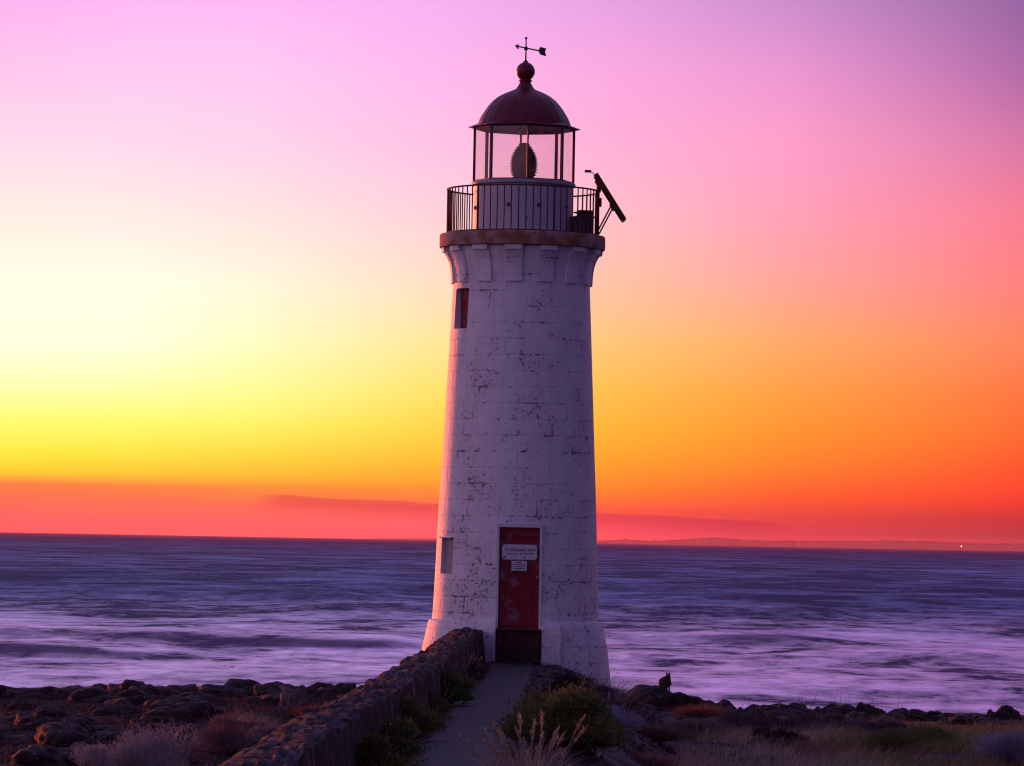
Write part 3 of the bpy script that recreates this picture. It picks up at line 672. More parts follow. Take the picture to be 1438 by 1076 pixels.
# roof
ev = MB().lathe([(.93, L(10.262)), (1.075, L(10.232)), (1.085, L(10.245)), (.93, L(10.30)), (.86, L(10.31))], 8, phase=OCT)
obj('eave', ev, m_redroof, lh)
obj('soffit', MB().lathe([(.02, L(10.33)), (.5, L(10.31)), (.93, L(10.262))], 8, phase=OCT), m_sill, lh)
dp = [(.895, 10.295), (.882, 10.33), (.862, 10.39), (.828, 10.46), (.765, 10.56), (.70, 10.655), (.607, 10.763), (.50, 10.845), (.385, 10.905), (.29, 10.945), (.215, 10.975), (.175, 11.01), (.145, 11.05), (.118, 11.10), (.099, 11.135), (.094, 11.155)]
dome = obj('dome', MB().lathe([(r, L(z)) for r, z in dp], 72), m_redroof, lh, smooth=True)
ribs = MB()
for k in range(16):
    a = 2*math.pi*k/16+OCT; ribs.tube([((r+.002)*math.sin(a), -(r+.002)*math.cos(a), L(z)) for r, z in dp[:11]], .006, 5)
obj('dome_seam', ribs, m_redroof, dome, smooth=True)
fin = MB().ball((0, 0, L(11.34)), .181, 32, 20); fin.lathe([(.125, L(11.145)), (.13, L(11.165)), (.11, L(11.185))], 32); fin.lathe([(.06, L(11.505)), (.045, L(11.535)), (.02, L(11.56)), (.001, L(11.575))], 20)
obj('finial', fin, m_redroof, dome, smooth=True)
# weather vane
wv = obj('weather_vane', MB().tube([(0, 0, L(11.55)), (0, 0, L(11.985))], [.016, .012], 8).ball((0, 0, L(11.985)), .026, 12, 8).ball((0, 0, L(11.785)), .042, 14, 8), m_darkmetal, lh, smooth=True)
ya = R(54); ux, uy = math.cos(ya), math.sin(ya)
def flatplate(pts, th):              # pts in (along, z) -> a thin plate standing on the arrow's line
    b = MB(); n = len(pts); nx, ny = -uy*th/2, ux*th/2; V = []
    for sg in (-1, 1): V += [(p*ux+sg*nx, p*uy+sg*ny, L(z)) for p, z in pts]
    return b.add(V, [tuple(range(n)), tuple(reversed(range(n, 2*n)))]+[((k+1) % n, k, k+n, (k+1) % n+n) for k in range(n)])
ar = MB().tube([(-.33*ux, -.33*uy, L(11.80)), (.5*ux, .5*uy, L(11.785))], .014, 8)
za = 11.79
for part in (flatplate([(-.36, za+.012), (-.25, za+.055), (-.26, za+.01), (-.25, za-.045)], .02),
             flatplate([(.42, za-.0), (.48, za+.075), (.66, za+.065), (.62, za+.0), (.66, za-.085), (.48, za-.07)], .02)):
    ar.add(part.v[0], part.f)
obj('arrow', ar, m_darkmetal, wv)
# lens: a stack of prism rings, egg shaped, on a dark pedestal and held from the roof by rods
zl0, zl1 = 9.26, 9.96
lens_p = []
nz_ = 13
for k in range(nz_):
    f0, f1 = k/nz_, (k+1)/nz_
    def rad(f): return .262*float(np.interp(f, [0, .08, .21, .42, .56, .71, .85, 1], [.70, .86, .97, 1, .97, .84, .62, .32]))
    za_, zb_ = zl0+(zl1-zl0)*f0, zl0+(zl1-zl0)*f1
    lens_p += [(rad(f0)-.034, L(za_)), (rad((f0+f1)/2)+.014, L(za_+.55*(zb_-za_))), (rad(f1)-.034, L(zb_))]
lens = obj('lens', MB().lathe(lens_p, 40), m_lens, lh)
obj('lamp_stand', MB().lathe([(.12, L(9.19)), (.12, L(9.27)), (.085, L(9.30)), (.085, L(9.72)), (.06, L(9.80)), (.001, L(9.82))], 24), m_darkmetal, lens, sharp=40)
fr = MB()
fr.lathe([(.20, L(9.235)), (.235, L(9.235)), (.235, L(9.262)), (.20, L(9.262))], 32)
obj('lens_frame', fr, m_frame, lens)
for a in (-100, 80):
    x, y = .085*math.sin(R(a)), -.085*math.cos(R(a)); obj('hanger_rod', MB().tube([(x*.8, y*.8, L(9.93)), (x, y, L(10.32))], .016, 8), m_frame, lens)
obj('lantern_floor', MB().lathe([(.001, L(9.16)), (.62, L(9.16))], 32), m_frame, lh)

# ------------------------------------------------------------------ solar panel bolted on the gallery railing
sa = R(86); sx_, sy_ = TX+RR*math.sin(sa), -RR*math.cos(sa)
sp = empty('solar_panel', (sx_, sy_, 8.172), 'dark tilted solar panel on a post at the right of the gallery railing', 'solar panel')
obj('post', MB().tube([(-.02, 0, 0), (-.02, 0, 1.04)], .030, 10), m_iron, sp, smooth=True)
pa = Vector((-.07, 0, 1.19)); pb_ = Vector((.495, 0, .315)); mid = (pa+pb_)/2; dirv = (pb_-pa).normalized()
nrmv = Vector((-dirv.z, 0, dirv.x));  nrmv = nrmv if nrmv.x > 0 else -nrmv
MP = Matrix((( -dirv.x, 0, nrmv.x), (0, 1, 0), (-dirv.z, 0, nrmv.z)))
plen = (pb_-pa).length
m_cell = mat('solar_cell_glass', (.02,.015,.035), .15, .5, .2, 6)
f_ = MB()
for sgn in (-1, 1):
    f_.box(mid+Vector((0, sgn*.27, 0)), (plen, .035, .085), M=MP)
    f_.box(mid+MP @ Vector((sgn*(plen/2-.0175), 0, 0)), (.035, .505, .085), M=MP)
obj('panel_frame', f_, m_iron, sp, bevel=.004)
obj('panel', MB().box(mid, (plen-.072, .504, .03), M=MP), m_cell, sp)
for c_, s_, m_ in ((mid+MP @ Vector((.34, 0, -.06)), (.16, .30, .05), MP), ((.0, 0, .93), (.08, .12, .15), None), (mid+MP @ Vector((-.18, 0, -.055)), (.14, .30, .05), MP)):
    obj('bracket', MB().box(c_, s_, M=m_), m_darkmetal, sp, bevel=.006)
jx = MB(); jx.box((.03, -.01, .66), (.055, .12, .17)); obj('junction_box', jx, m_darkmetal, sp, bevel=.012)
for q in (-.028, .028):
    off = Vector((-.62, 0, .78))*q
    obj('strut', MB().tube([tuple(Vector((.0, q*2, .07))+off), tuple(mid+MP @ Vector((-.18, q*2, -.075))+off)], .015, 8), m_iron, sp)
obj('rail_clamp', MB().box((-.02, 0, .80), (.07, .09, .05)), m_iron, sp)
an = MB(); an.tube([(-.06, 0, 1.20), (-.17, 0, 1.252)], .006, 6); an.tube([(-.075, 0, 1.16), (-.17, 0, 1.240)], .005, 6)
obj('stay_wire', an, m_darkmetal, sp); obj('sensor', MB().box((-.215, 0, 1.256), (.125, .10, .045)), m_darkmetal, sp, bevel=.006)

# equipment box standing on the gallery
m_cab = mat('dull_purple_grey_paint', (.10,.06,.085), .6, .3, .2, 8)
eb = empty('equipment_box', (TX+1.13, -.36, 8.174), 'squat dark metal equipment box on the gallery beneath the solar panel', 'box', rz=R(20))
obj('cabinet', MB().box((0, 0, .165), (.38, .28, .33)), m_cab, eb, bevel=.012)
obj('lid', MB().box((.02, 0, .345), (.41, .31, .03)), m_cab, eb, bevel=.008)
obj('battery', MB().box((.06, 0, .42), (.27, .2, .12)), m_iron, eb, bevel=.01)
obj('bracket', MB().box((-.12, 0, .43), (.09, .05, .03)), m_iron, eb)

# ------------------------------------------------------------------ rocks
def rock_mesh(name, seed, sub=4, flat=.62, rough=.28, ang=.0):
    b = bmesh.new(); bmesh.ops.create_icosphere(b, subdivisions=sub, radius=1.0)
    off = Vector((seed*13.7, seed*5.1, seed*2.3))
    for v in b.verts:
        p = v.co.copy(); n = p.normalized()
        k = 1+rough*1.3*mnoise.noise(n*1.1+off)+rough*.7*mnoise.noise(n*2.6+off)+rough*.34*mnoise.noise(n*6+off)+rough*.16*mnoise.noise(n*14+off)
        if ang: k -= ang*abs(mnoise.noise(n*1.9+off*2))
        v.co = Vector((n.x*k, n.y*k*.9, max(n.z*k*flat, -.28)))
    me = bpy.data.meshes.new(name); b.to_mesh(me); b.free(); me.shade_smooth(); return me
rocks = [rock_mesh('boulder', k+1, 4, (.62, .5, .7, .55, .8, .6)[k], (.30, .36, .27, .42, .33, .5)[k]) for k in range(6)]
for me in rocks: me.materials.append(m_rock)
rocks_pale = [rock_mesh('boulder', 31+k, 4, .75, .35, .25) for k in range(2)]
for me in rocks_pale: me.materials.append(m_palerock)
RTOP = lambda me: max(v.co.z for v in me.vertices)
def boulder(p, r, me, label, group=None, rz=None, sq=(1, 1, 1), sink=.12, cat='boulder', name='boulder'):
    o = link(name, me); o.location = (p[0], p[1], p[2]-sink*r*0); o.rotation_euler = (0, 0, random.uniform(0, 6.28) if rz is None else rz)
    o.scale = (r*sq[0], r*sq[1], r*sq[2]); return tag(o, label, cat, group)
GL = 'dark boulders of the shore left of the lighthouse'; GRR = 'dark boulders of the shore right of the lighthouse'
# crest of the left shore: outline read off against the water
for (u, v, hw, dd) in ((20, 962, 34, 96), (60, 963, 30, 94), (110, 961, 52, 97), (165, 960, 40, 95), (215, 964, 38, 96), (262, 962, 34, 96), (300, 960, 40, 94), (352, 953, 42, 95), (395, 957, 34, 94), (440, 957, 34, 95), (480, 959, 30, 94), (515, 962, 26, 95), (-30, 964, 46, 95)):
    r = hw*dd/FPX*1.3; p = at(u, v, dd); g = gz(p.x, p.y); h = p.z-g
    me = rocks[random.randrange(6)]; boulder((p.x, p.y, g-.05), r, me, 'dark basalt boulder in the low ridge against the surf, left of the wall', GL, sq=(1, .9, max(.2, (h+.05)/(r*RTOP(me)))))
n = 0
while n < 84:
    u = random.uniform(-40, 470); d = random.uniform(64, 94); p = at(u, 1000, d)
    if p.x > ip(d, [(81, -2.1), (56, -2.4), (40, -2.9)]): continue
    r = random.uniform(.22, .75); boulder((p.x, p.y, gz(p.x, p.y)-.06), r, rocks[random.randrange(6)], 'dark brown rock in the rubble between the surf and the bushes, left of the wall', 'rubble rocks left of the wall', sq=(1, .9, random.uniform(.5, .95))); n += 1
# special ones on the left
p = hit(415, 998); boulder(p, .44, rocks_pale[0], 'pale grey angular boulder leaning in dark rubble left of the wall', sq=(.85, .8, 1.25), rz=.6)
p = hit(62, 1076); boulder(p, .55, rocks[3], 'broad dusky boulder at the bottom left corner of the picture', sq=(1.15, .9, .85), rz=2.0)
p = hit(124, 1074); boulder(p, .46, rocks_pale[0], 'pinkish pale boulder beside the grey round bush at bottom left', sq=(1.1, .9, .8), rz=3.7)
# two rocks in the surf
p = at(315, 944, 0.0+ (CAMZ-SEAZ)*FPX/(944-752.5)); boulder((p.x, p.y, SEAZ-.1), .34, rocks[2], 'small dark pointed rock sticking out of the pale surf', cat='rock', name='sea_rock', sq=(1.2, .9, 1.15))
p = at(345, 913, (CAMZ-SEAZ)*FPX/(913.5-753)); boulder((p.x, p.y, SEAZ-.05), .95, rocks[3], 'long low reef rock awash in the surf behind the pointed rock', cat='rock', name='sea_rock', sq=(1.1, .7, .30), rz=.1)
p = at(322, 911, (CAMZ-SEAZ)*FPX/(911.5-753)); boulder((p.x, p.y, SEAZ-.05), .42, rocks[1], 'short flat reef rock awash just left of the long low one', cat='rock', name='sea_rock', sq=(1.1, .7, .35), rz=.1)
# right shore ridge
spec = [(895, 978, 30, 97), (960, 982, 28, 97), (1012, 982, 26, 98), (1050, 988, 26, 97), (1082, 988, 28, 96), (1120, 987, 30, 96), (1160, 987, 28, 96), (1195, 989, 26, 95), (1222, 986, 18, 95), (1262, 993, 30, 94), (1300, 996, 30, 94), (1345, 1001, 28, 93), (1440, 1006, 22, 92), (1470, 1004, 34, 92)]
for (u, v, hw, dd) in spec:
    r = hw*dd/FPX*1.3; p = at(u, v, dd); g = gz(p.x, p.y); h = p.z-g
    me = rocks[random.randrange(6)]; boulder((p.x, p.y, g-.05), r, me, 'dark basalt boulder in the low ridge against the surf, right of the lighthouse', GRR, sq=(1, .9, max(.2, (h+.05)/(r*RTOP(me)))))
p = at(1402, 989, 88); g = gz(p.x, p.y)
boulder((p.x, p.y, g-.1), .60, rocks[4], 'big round dark boulder standing highest on the shore at far right', sq=(.95, .9, (p.z-g+.1)/(.60*RTOP(rocks[4]))), rz=1.0)
p = at(1325, 1013, 80); g = gz(p.x, p.y)
boulder((p.x, p.y, g-.1), .72, rocks[0], 'low wide dark boulder left of the big round one at far right', sq=(1.2, .9, .55), rz=.4)
pw = at(928, 975, 95); gw = gz(pw.x, pw.y)
pf = at(934, 974.0, 95)
ro = boulder((pw.x, pw.y, gw-.05), .95, rocks[1], 'wide dark rock under the feet of the wallaby', sq=(1.05, .8, 1), rz=.3)
cr_, sr_ = math.cos(-.3), math.sin(-.3); dx_, dy_ = pf.x-pw.x, pf.y-pw.y; lx, ly = (dx_*cr_-dy_*sr_)/(.95*1.05), (dx_*sr_+dy_*cr_)/(.95*.8)
loc_h = max(v.co.z for v in rocks[1].vertices if (v.co.x-lx)**2+(v.co.y-ly)**2 < .14**2)
ro.scale.z = (pf.z-(gw-.05)+.012)/loc_h
n = 0
while n < 52:
    u = random.uniform(880, 1450); d = random.uniform(84, 96); p = at(u, 1000, d)
    r = random.uniform(.20, .58); boulder((p.x, p.y, gz(p.x, p.y)-.05), r, rocks[random.randrange(6)], 'dark rock lying below the shore ridge, right of the lighthouse', 'smaller rocks right of the lighthouse', sq=(1, .9, random.uniform(.5, .9))); n += 1

# ------------------------------------------------------------------ wallaby
def skin(name, verts, edges, m, parent=None, sub=2):
    me = bpy.data.meshes.new(name); me.from_pydata([v[0] for v in verts], edges, []); me.update()
    o = bpy.data.objects.new(name, me); col.objects.link(o)
    sk = o.modifiers.new('skin', 'SKIN'); sk.use_smooth_shade = True
    for i, v in enumerate(verts):
        s = me.skin_vertices[0].data[i]; s.radius = v[1] if hasattr(v[1], '__len__') else (v[1], v[1]); s.use_root = i == 0
    ss = o.modifiers.new('sub', 'SUBSURF'); ss.levels = sub; ss.render_levels = sub
    bpy.context.view_layer.update()
    nm = bpy.data.meshes.new_from_object(o.evaluated_get(bpy.context.evaluated_depsgraph_get())); o.modifiers.clear(); o.data = nm
    nm.materials.clear(); nm.materials.append(m); nm.shade_smooth(); nm.name = name; o.parent = parent; return o
wb = [((-.01, 0, .185), .185), ((.02, 0, .275), .180), ((.062, 0, .350), .130), ((.085, -.01, .405), .060), ((.095, -.03, .435), .040), ((.100, -.08, .422), .028), ((.104, -.115, .42), .019),
      ((-.075, .01, .085), .048), ((-.13, .10, .035), .030), ((-.15, .19, .012), .022), ((-.16, .27, .000), .012),
      ((.02, -.075, .13), .060), ((.075, -.085, .085), .036), ((-.01, -.09, .045), .024), ((.07, -.09, .016), .018), ((.125, -.09, .014), .012),
      ((.02, .075, .13), .060), ((.07, .085, .085), .036), ((-.01, .09, .045), .024), ((.06, .09, .016), .018), ((.11, .09, .014), .012),
      ((.085, -.05, .30), .030), ((.118, -.055, .215), .019), ((.122, -.055, .10), .014), ((.128, -.06, .015), .015),
      ((.085, .05, .30), .030), ((.115, .055, .215), .019), ((.118, .055, .10), .014), ((.124, .06, .015), .015),
      ((.070, -.022, .475), .020), ((.056, -.020, .502), .021), ((.050, -.018, .528), .008),
      ((.112, -.018, .475), .020), ((.126, -.014, .502), .021), ((.132, -.012, .528), .008)]
we = [(0,1),(1,2),(2,3),(3,4),(4,5),(5,6),(0,7),(7,8),(8,9),(9,10),(0,11),(11,12),(12,13),(13,14),(14,15),(0,16),(16,17),(17,18),(18,19),(19,20),(2,21),(21,22),(22,23),(23,24),(2,25),(25,26),(26,27),(27,28),(4,29),(29,30),(30,31),(4,32),(32,33),(33,34)]
wal = empty('wallaby', (0, 0, 0), 'small dark brown wallaby crouching on the shore rocks right of the lighthouse', 'wallaby')
skin('body', wb, we, m_wood, wal)
eyes = MB().ball((.072, -.075, .452), .007, 8, 6).ball((.122, -.072, .452), .007, 8, 6); obj('eyes', eyes, m_ink, wal, smooth=True)
wal.location = (pf.x-.03, pf.y, pf.z); wal.scale = (1.0, 1.0, .90)

# ------------------------------------------------------------------ plants
def frames(dirs):
    up = np.array([0, 0, 1.0]); a = np.cross(dirs, up); l = np.linalg.norm(a, axis=1, keepdims=True); a = np.where(l < 1e-3, np.array([[1.0, 0, 0]]), a/np.maximum(l, 1e-3))
    return a, np.cross(a, dirs)
def unit(v): return v/np.maximum(np.linalg.norm(v, axis=1, keepdims=True), 1e-9)
def leaves(c, d, length, width, rg):      # leaf-shaped quads: base at c, pointing along d
    d = unit(d); a, b = frames(d); th = rg.uniform(0, 6.28, (len(c), 1)); s = a*np.cos(th)+b*np.sin(th)
    L_ = np.asarray(length).reshape(-1, 1); W_ = np.asarray(width).reshape(-1, 1); nn = np.cross(d, s)
    V = np.stack([c, c+d*L_*.5+s*W_*.5+nn*W_*.15, c+d*L_, c+d*L_*.5-s*W_*.5+nn*W_*.15], 1).reshape(-1, 3)
    return V, np.arange(len(V)).reshape(-1, 4)
def blades(c, d, length, width, bend, rg, seg=3):
    d = unit(d); n = len(c); side = unit(np.stack([-d[:, 1], d[:, 0], 0*d[:, 0]], 1)+1e-4*rg.standard_normal((n, 3))); th = rg.uniform(-.9, .9, (n, 1)); side = side*np.cos(th)+np.cross(d, side)*np.sin(th)
    h = unit(d*np.array([1, 1, 0])+.02*rg.standard_normal((n, 3))*np.array([1, 1, 0])); V = []
    for k in range(seg+1):
        f = k/seg; q = c+d*(length*f)[:, None]+h*(bend*length*f**2)[:, None]-np.array([0, 0, 1])*(bend*length*.45*f**3)[:, None]; w = (width*(1-f*.92)/2)[:, None]
        V += [q-side*w, q+side*w]
    V = np.stack(V, 1).reshape(-1, 3); m = 2*(seg+1); q0 = np.array([[2*k, 2*k+1, 2*k+3, 2*k+2] for k in range(seg)])
    return V, (np.arange(n)[:, None, None]*m+q0[None]).reshape(-1, 4)
def merge(parts):
    V, Q, n = [], [], 0
    for v, q in parts: V.append(v); Q.append(q+n); n += len(v)
    return np.concatenate(V), np.concatenate(Q)
def hemi(n, rg, zmin=-.05):
    v = unit(rg.standard_normal((n*5+20, 3))); v = v[v[:, 2] > zmin][:n]; return v
mat_p = lambda name, base, isl=.45, tr=.25, **k: mat(name, base, .75, .15, .2, 3, island=isl, trans=tr, **k)
m_grey = mat_p('silver_grey_leaves', (.27,.28,.31)); m_green = mat_p('dark_green_leaves', (.13,.155,.05)); m_olive = mat_p('olive_leaves', (.17,.145,.05))
m_heath = mat_p('purple_brown_heath', (.13,.095,.115)); m_straw = mat_p('dry_pink_straw', (.48,.35,.25)); m_tan = mat_p('brown_dry_grass', (.16,.10,.075))
m_rust = mat_p('rust_red_grass', (.28,.12,.09)); m_stem = mat_p('woody_stem', (.035,.024,.022), .3, .0); m_bluegrey = mat_p('blue_grey_leaves', (.26,.27,.34)); m_weed = mat_p('yellow_green_weed', (.21,.20,.07))
m_twig = mat_p('dark_brown_twigs', (.026,.017,.018), .5, 0)
def bush(name, p, rx, h, n, m, label, leaf=(.05, .014), lumps=9, seed=1, cat='bush', group=None, upright=.5, stem=m_stem, ry=None):
    rg = np.random.default_rng(seed); o = empty(name, p, label, cat, group); ry = ry or rx*.85; parts = []
    # clumps: irregular blobs of shoots over a dome
    cd = hemi(lumps, rg, .05); cc = cd*np.array([rx*.62, ry*.62, h*.60])*rg.uniform(.60, 1.35, (len(cd), 1)); cc[:, 2] = np.maximum(cc[:, 2], h*.12)
    cr = rg.uniform(.24, .54, len(cd))*min(rx, h)
    cc = np.concatenate([cc, [[0, 0, h*.30]]]); cr = np.append(cr, .55*min(rx, h))
    per = n//len(cc)
    for c, r in zip(cc, cr):
        d = unit(rg.standard_normal((per, 3))); d[:, 2] = np.abs(d[:, 2])*.9+d[:, 2]*.1; d = unit(d)
        rad = r*rg.uniform(.45, 1.0, per)**.6*(1+.25*rg.standard_normal(per)*.5)
        q = c+d*rad[:, None]*np.array([1.1, 1.1, .95]); dd = unit(d+np.array([0, 0, upright])+.55*rg.standard_normal((per, 3)))
        k = q[:, 2] > -.02; q, dd = q[k], dd[k]
        parts.append(leaves(q, dd, leaf[0]*rg.uniform(.5, 1.4, len(q)), leaf[1]*rg.uniform(.6, 1.3, len(q)), rg))
    ng = max(30, n//140); d = hemi(ng, rg, .05); rd = np.linalg.norm(d*np.array([rx, ry, h]), axis=1); 
    for f in np.linspace(.75, 1.0, 9):
        q = d*(rd*rg.uniform(.95, 1.05, len(d))*f*(1+.22*np.sin(np.arange(len(d))*2.4)))[:, None]; parts.append(leaves(q, d+np.array([0, 0, upright*.6])+.5*rg.standard_normal(d.shape), leaf[0]*rg.uniform(.5, 1.2, len(q)), leaf[1]*rg.uniform(.6, 1.2, len(q)), rg))
    V, Q = merge(parts); link('foliage', quad_mesh('foliage', V, Q), m, o)
    ns = 46; d = unit(hemi(ns, rg, .15)*np.array([rx, ry, h])); Vs, Qs = blades(rg.standard_normal((ns, 3))*np.array([.04, .04, 0]), d, np.linalg.norm(d*np.array([rx, ry, h]), axis=1)*.9, np.full(ns, .018), np.full(ns, .1), rg)
    link('stems', quad_mesh('stems', Vs, Qs), stem, o); return o
def tuft(name, p, r, h, n, m, label, seed=1, cat='grass', group=None, w=.010, lean=(0, 0), bend=.35, spread=.75):
    rg = np.random.default_rng(seed); c = rg.standard_normal((n, 3))*np.array([r*.38, r*.38, 0]); d = np.stack([c[:, 0]/r*spread+rg.normal(0, .22, n)+lean[0], c[:, 1]/r*spread+rg.normal(0, .22, n)+lean[1], np.ones(n)], 1)
    V, Q = blades(c, d, h*rg.uniform(.45, 1.05, n), w*rg.uniform(.6, 1.3, n), bend*rg.uniform(.3, 1.5, n), rg)
    o = link(name, quad_mesh(name, V, Q), m); o.location = p; return tag(o, label, cat, group)
def base_at(u, v): return hit(u, v)

# left of the wall
p = base_at(205, 1092); bush('cushion_bush', p, .70, .70, 14000, m_grey, 'round silver grey bush at bottom left beside pale rocks', (.055, .007), 16, 3, upright=.9)
p = base_at(128, 1090); bush('cushion_bush', p, .34, .34, 4000, m_grey, 'small grey bush hugging the left side of the round silver bush', (.05, .007), 7, 4, upright=.9)
p = base_at(322, 1062); bush('heath_bush', p, .58, .62, 11000, mat_p('pinkish_grey_leaves', (.17,.14,.145)), 'pinkish brown bush between the round silver bush and the wall', (.055, .007), 12, 5, upright=1.0)
p = base_at(385, 1052); bush('cushion_bush', p, .48, .42, 7000, mat_p('dull_grey_leaves', (.18,.18,.20)), 'flat dull grey bush against the outer side of the wall', (.05, .007), 10, 6, upright=1.0)
p = base_at(262, 1076); bush('heath_bush', p, .40, .30, 4500, m_heath, 'low brown bush between the two larger bushes at bottom left', (.05, .007), 8, 7)
p = base_at(432, 1010); tuft('grass_tuft', p, .24, .36, 500, m_rust, 'small rust orange grass tuft beside the pale angular boulder', 8)
p = base_at(345, 1026); tuft('grass_tuft', p, .40, .36, 900, m_straw, 'pale straw grass tuft behind the pinkish brown bush', 9)
p = base_at(440, 1040); tuft('grass_tuft', p, .3, .3, 500, m_tan, 'brown grass tuft between pale boulder and the outer wall', 10)
# between wall and path
def wallside(u, v): return hit(u, v)
k = 0
for (u, v, rx, h, n_, m_, lab) in ((634, 994, .44, .78, 9500, m_green, 'tall dark green bush against the wall halfway along the path'),
     (610, 1012, .32, .46, 5000, m_olive, 'low olive bush in front of the tall green one by the wall'),
     (578, 1044, .38, .52, 7200, m_olive, 'olive bush at the foot of the wall nearer the camera'),
     (556, 1078, .36, .52, 7200, m_green, 'dark green bush at the foot of the wall by the lower picture edge'),
     (516, 1100, .38, .50, 7200, m_olive, 'olive bush on the wall foot cut off by the lower picture edge'),
     (672, 958, .20, .42, 3000, m_heath, 'brown twiggy bush at the wall end near the lighthouse door')):
    p = wallside(u, v); p.x -= .06; k += 1
    bush('wall_bush', p, rx, h, n_, m_, lab, (.045, .017), 9, 20+k, upright=.6)
for i, (u, v, lab) in enumerate(((655, 972, 'wispy dry grass on the wall foot behind the tall green bush'), (600, 1030, 'wispy dry grass at the wall foot between the two olive bushes'))):
    p = wallside(u, v); p.x -= .1; tuft('grass_tuft', p, .28, .42, 420, m_tan, lab, 30+i, w=.007)
# right of the path
p = base_at(792, 1052); bush('coast_bush', p, .72, .80, 15000, m_green, 'largest dark green bush right of the path', (.05, .02), 16, 40, upright=.5)
p = base_at(768, 1012); bush('coast_bush', p, .38, .50, 6000, m_olive, 'olive bush behind the large green one on the right path edge', (.05, .018), 9, 41)
p = base_at(826, 1062); bush('coast_bush', p, .45, .48, 7000, mat_p('deep_green_leaves', (.07,.095,.035)), 'very dark green bush right in front of the large green one', (.05, .02), 9, 42)
p = base_at(800, 985); bush('coast_bush', p, .42, .46, 5000, m_twig, 'dark brown bush on the bank below the lighthouse', (.05, .014), 8, 43)
p = base_at(852, 1028); bush('cushion_bush', p, .42, .50, 8000, m_bluegrey, 'blue grey bush below the right foot of the lighthouse', (.05, .008), 10, 44, upright=.8)
p = base_at(838, 988); bush('heath_bush', p, .4, .34, 3600, m_heath, 'low purple brown bush at the foot of the lighthouse', (.05, .01), 8, 45)
p = base_at(858, 985); tuft('grass_tuft', p, .34, .62, 420, m_straw, 'tall wispy grass leaning right at the foot of the lighthouse', 46, lean=(.35, 0), w=.009, bend=.3)
p = base_at(880, 992); tuft('grass_tuft', p, .30, .34, 500, m_tan, 'short brown grass tuft between lighthouse foot and wallaby rock', 47)
p = base_at(914, 1040); tuft('tussock', p, .42, .38, 2600, m_tan, 'round brown tussock alone on the gravel patch', 48, bend=.7, spread=1.2)
p = base_at(982, 1038); tuft('tussock', p, .34, .48, 2200, m_tan, 'upright brown tussock at the right edge of the gravel patch', 49, bend=.6)
p = base_at(985, 1008); tuft('tussock', p, .50, .36, 2000, m_rust, 'reddish tussock behind the upright one by the gravel', 50, bend=.6)
p = base_at(905, 1074); tuft('grass_tuft', p, .42, .22, 1200, m_rust, 'short reddish grass at the bottom edge by the gravel patch', 52, bend=.6)
# the plumed grass in the foreground: stalks with feathery heads
p = hit(742, 1104); pg = empty('plume_grass', p, 'pale pink plumed grass clump in the foreground right of the path', 'grass')
rg = np.random.default_rng(60); n_ = 420
c = rg.standard_normal((n_, 3))*np.array([.14, .10, 0]); d = np.stack([c[:, 0]*1.8+rg.normal(0, .13, n_), c[:, 1]*3+rg.normal(0, .2, n_), np.ones(n_)], 1)
V, Q = blades(c, d, .55*rg.uniform(.4, 1.0, n_), .010*rg.uniform(.6, 1.2, n_), .4*rg.uniform(.3, 1.5, n_), rg)
link('blades', quad_mesh('blades', V, Q), m_straw, pg)
ns = 32; c = rg.standard_normal((ns, 3))*np.array([.13, .10, 0]); d = np.stack([c[:, 0]*2.3+rg.normal(-.02, .14, ns), rg.normal(0, .2, ns), np.ones(ns)], 1); ln = rg.uniform(.36, .74, ns)
Vs, Qs = blades(c, d, ln, np.full(ns, .009), np.full(ns, .12), rg, 4)
link('stalks', quad_mesh('stalks', Vs, Qs), m_straw, pg)
du = unit(d); hh_ = unit(du*np.array([1, 1, 0])); parts = []
for f in np.linspace(.72, 1.0, 16):
    q = c+du*(ln*f)[:, None]+hh_*(.12*ln*f**2)[:, None]-np.array([0, 0, 1])*(.12*ln*.45*f**3)[:, None]
    for rep in range(3): parts.append(leaves(q, du+.30*rg.standard_normal((ns, 3)), .050*rg.uniform(.6, 1.2, ns)*(1.15-.4*abs(f-.86)/.14), np.full(ns, .010), rg))
V, Q = merge(parts); link('plumes', quad_mesh('plumes', V, Q), m_straw, pg)
p = hit(690, 1090); tuft('grass_tuft', p+Vector((.02, 0, 0)), .14, .26, 160, m_straw, 'thin straw grass bending over the path left of the plumed clump', 61, w=.008)

# right foreground heath
hx = [(1052, 1028, .85, .36, m_heath, 'purple grey heath bush right of the tussocks, under the shore ridge'), (1122, 1028, .80, .34, m_heath, 'purple grey heath bush beneath the middle of the right shore ridge'),
      (1188, 1032, .75, .32, m_heath, 'brown heath bush below the thin stems on the right shore'), (1240, 1040, .70, .30, m_heath, 'brown heath bush at the centre of the right foreground'),
      (1300, 1056, .70, .36, m_green, 'dark green bush in front of the low wide boulder at right'), (1245, 1058, .5, .34, m_green, 'small dark green bush amid the rusty grass at right'), (1090, 1052, .60, .32, m_twig, 'dark brown bush among rusty grass at bottom right of the gravel')]
for i, (u, v, rx, h, m_, lab) in enumerate(hx):
    bush('heath_bush', base_at(u, v), rx, h, 9000, m_, lab, (.05, .010), 14, 70+i, upright=.9)
p = base_at(1418, 1078); bush('cushion_bush', p, .62, .58, 12000, m_bluegrey, 'blue grey bush in the bottom right corner', (.055, .008), 14, 80, upright=.8)
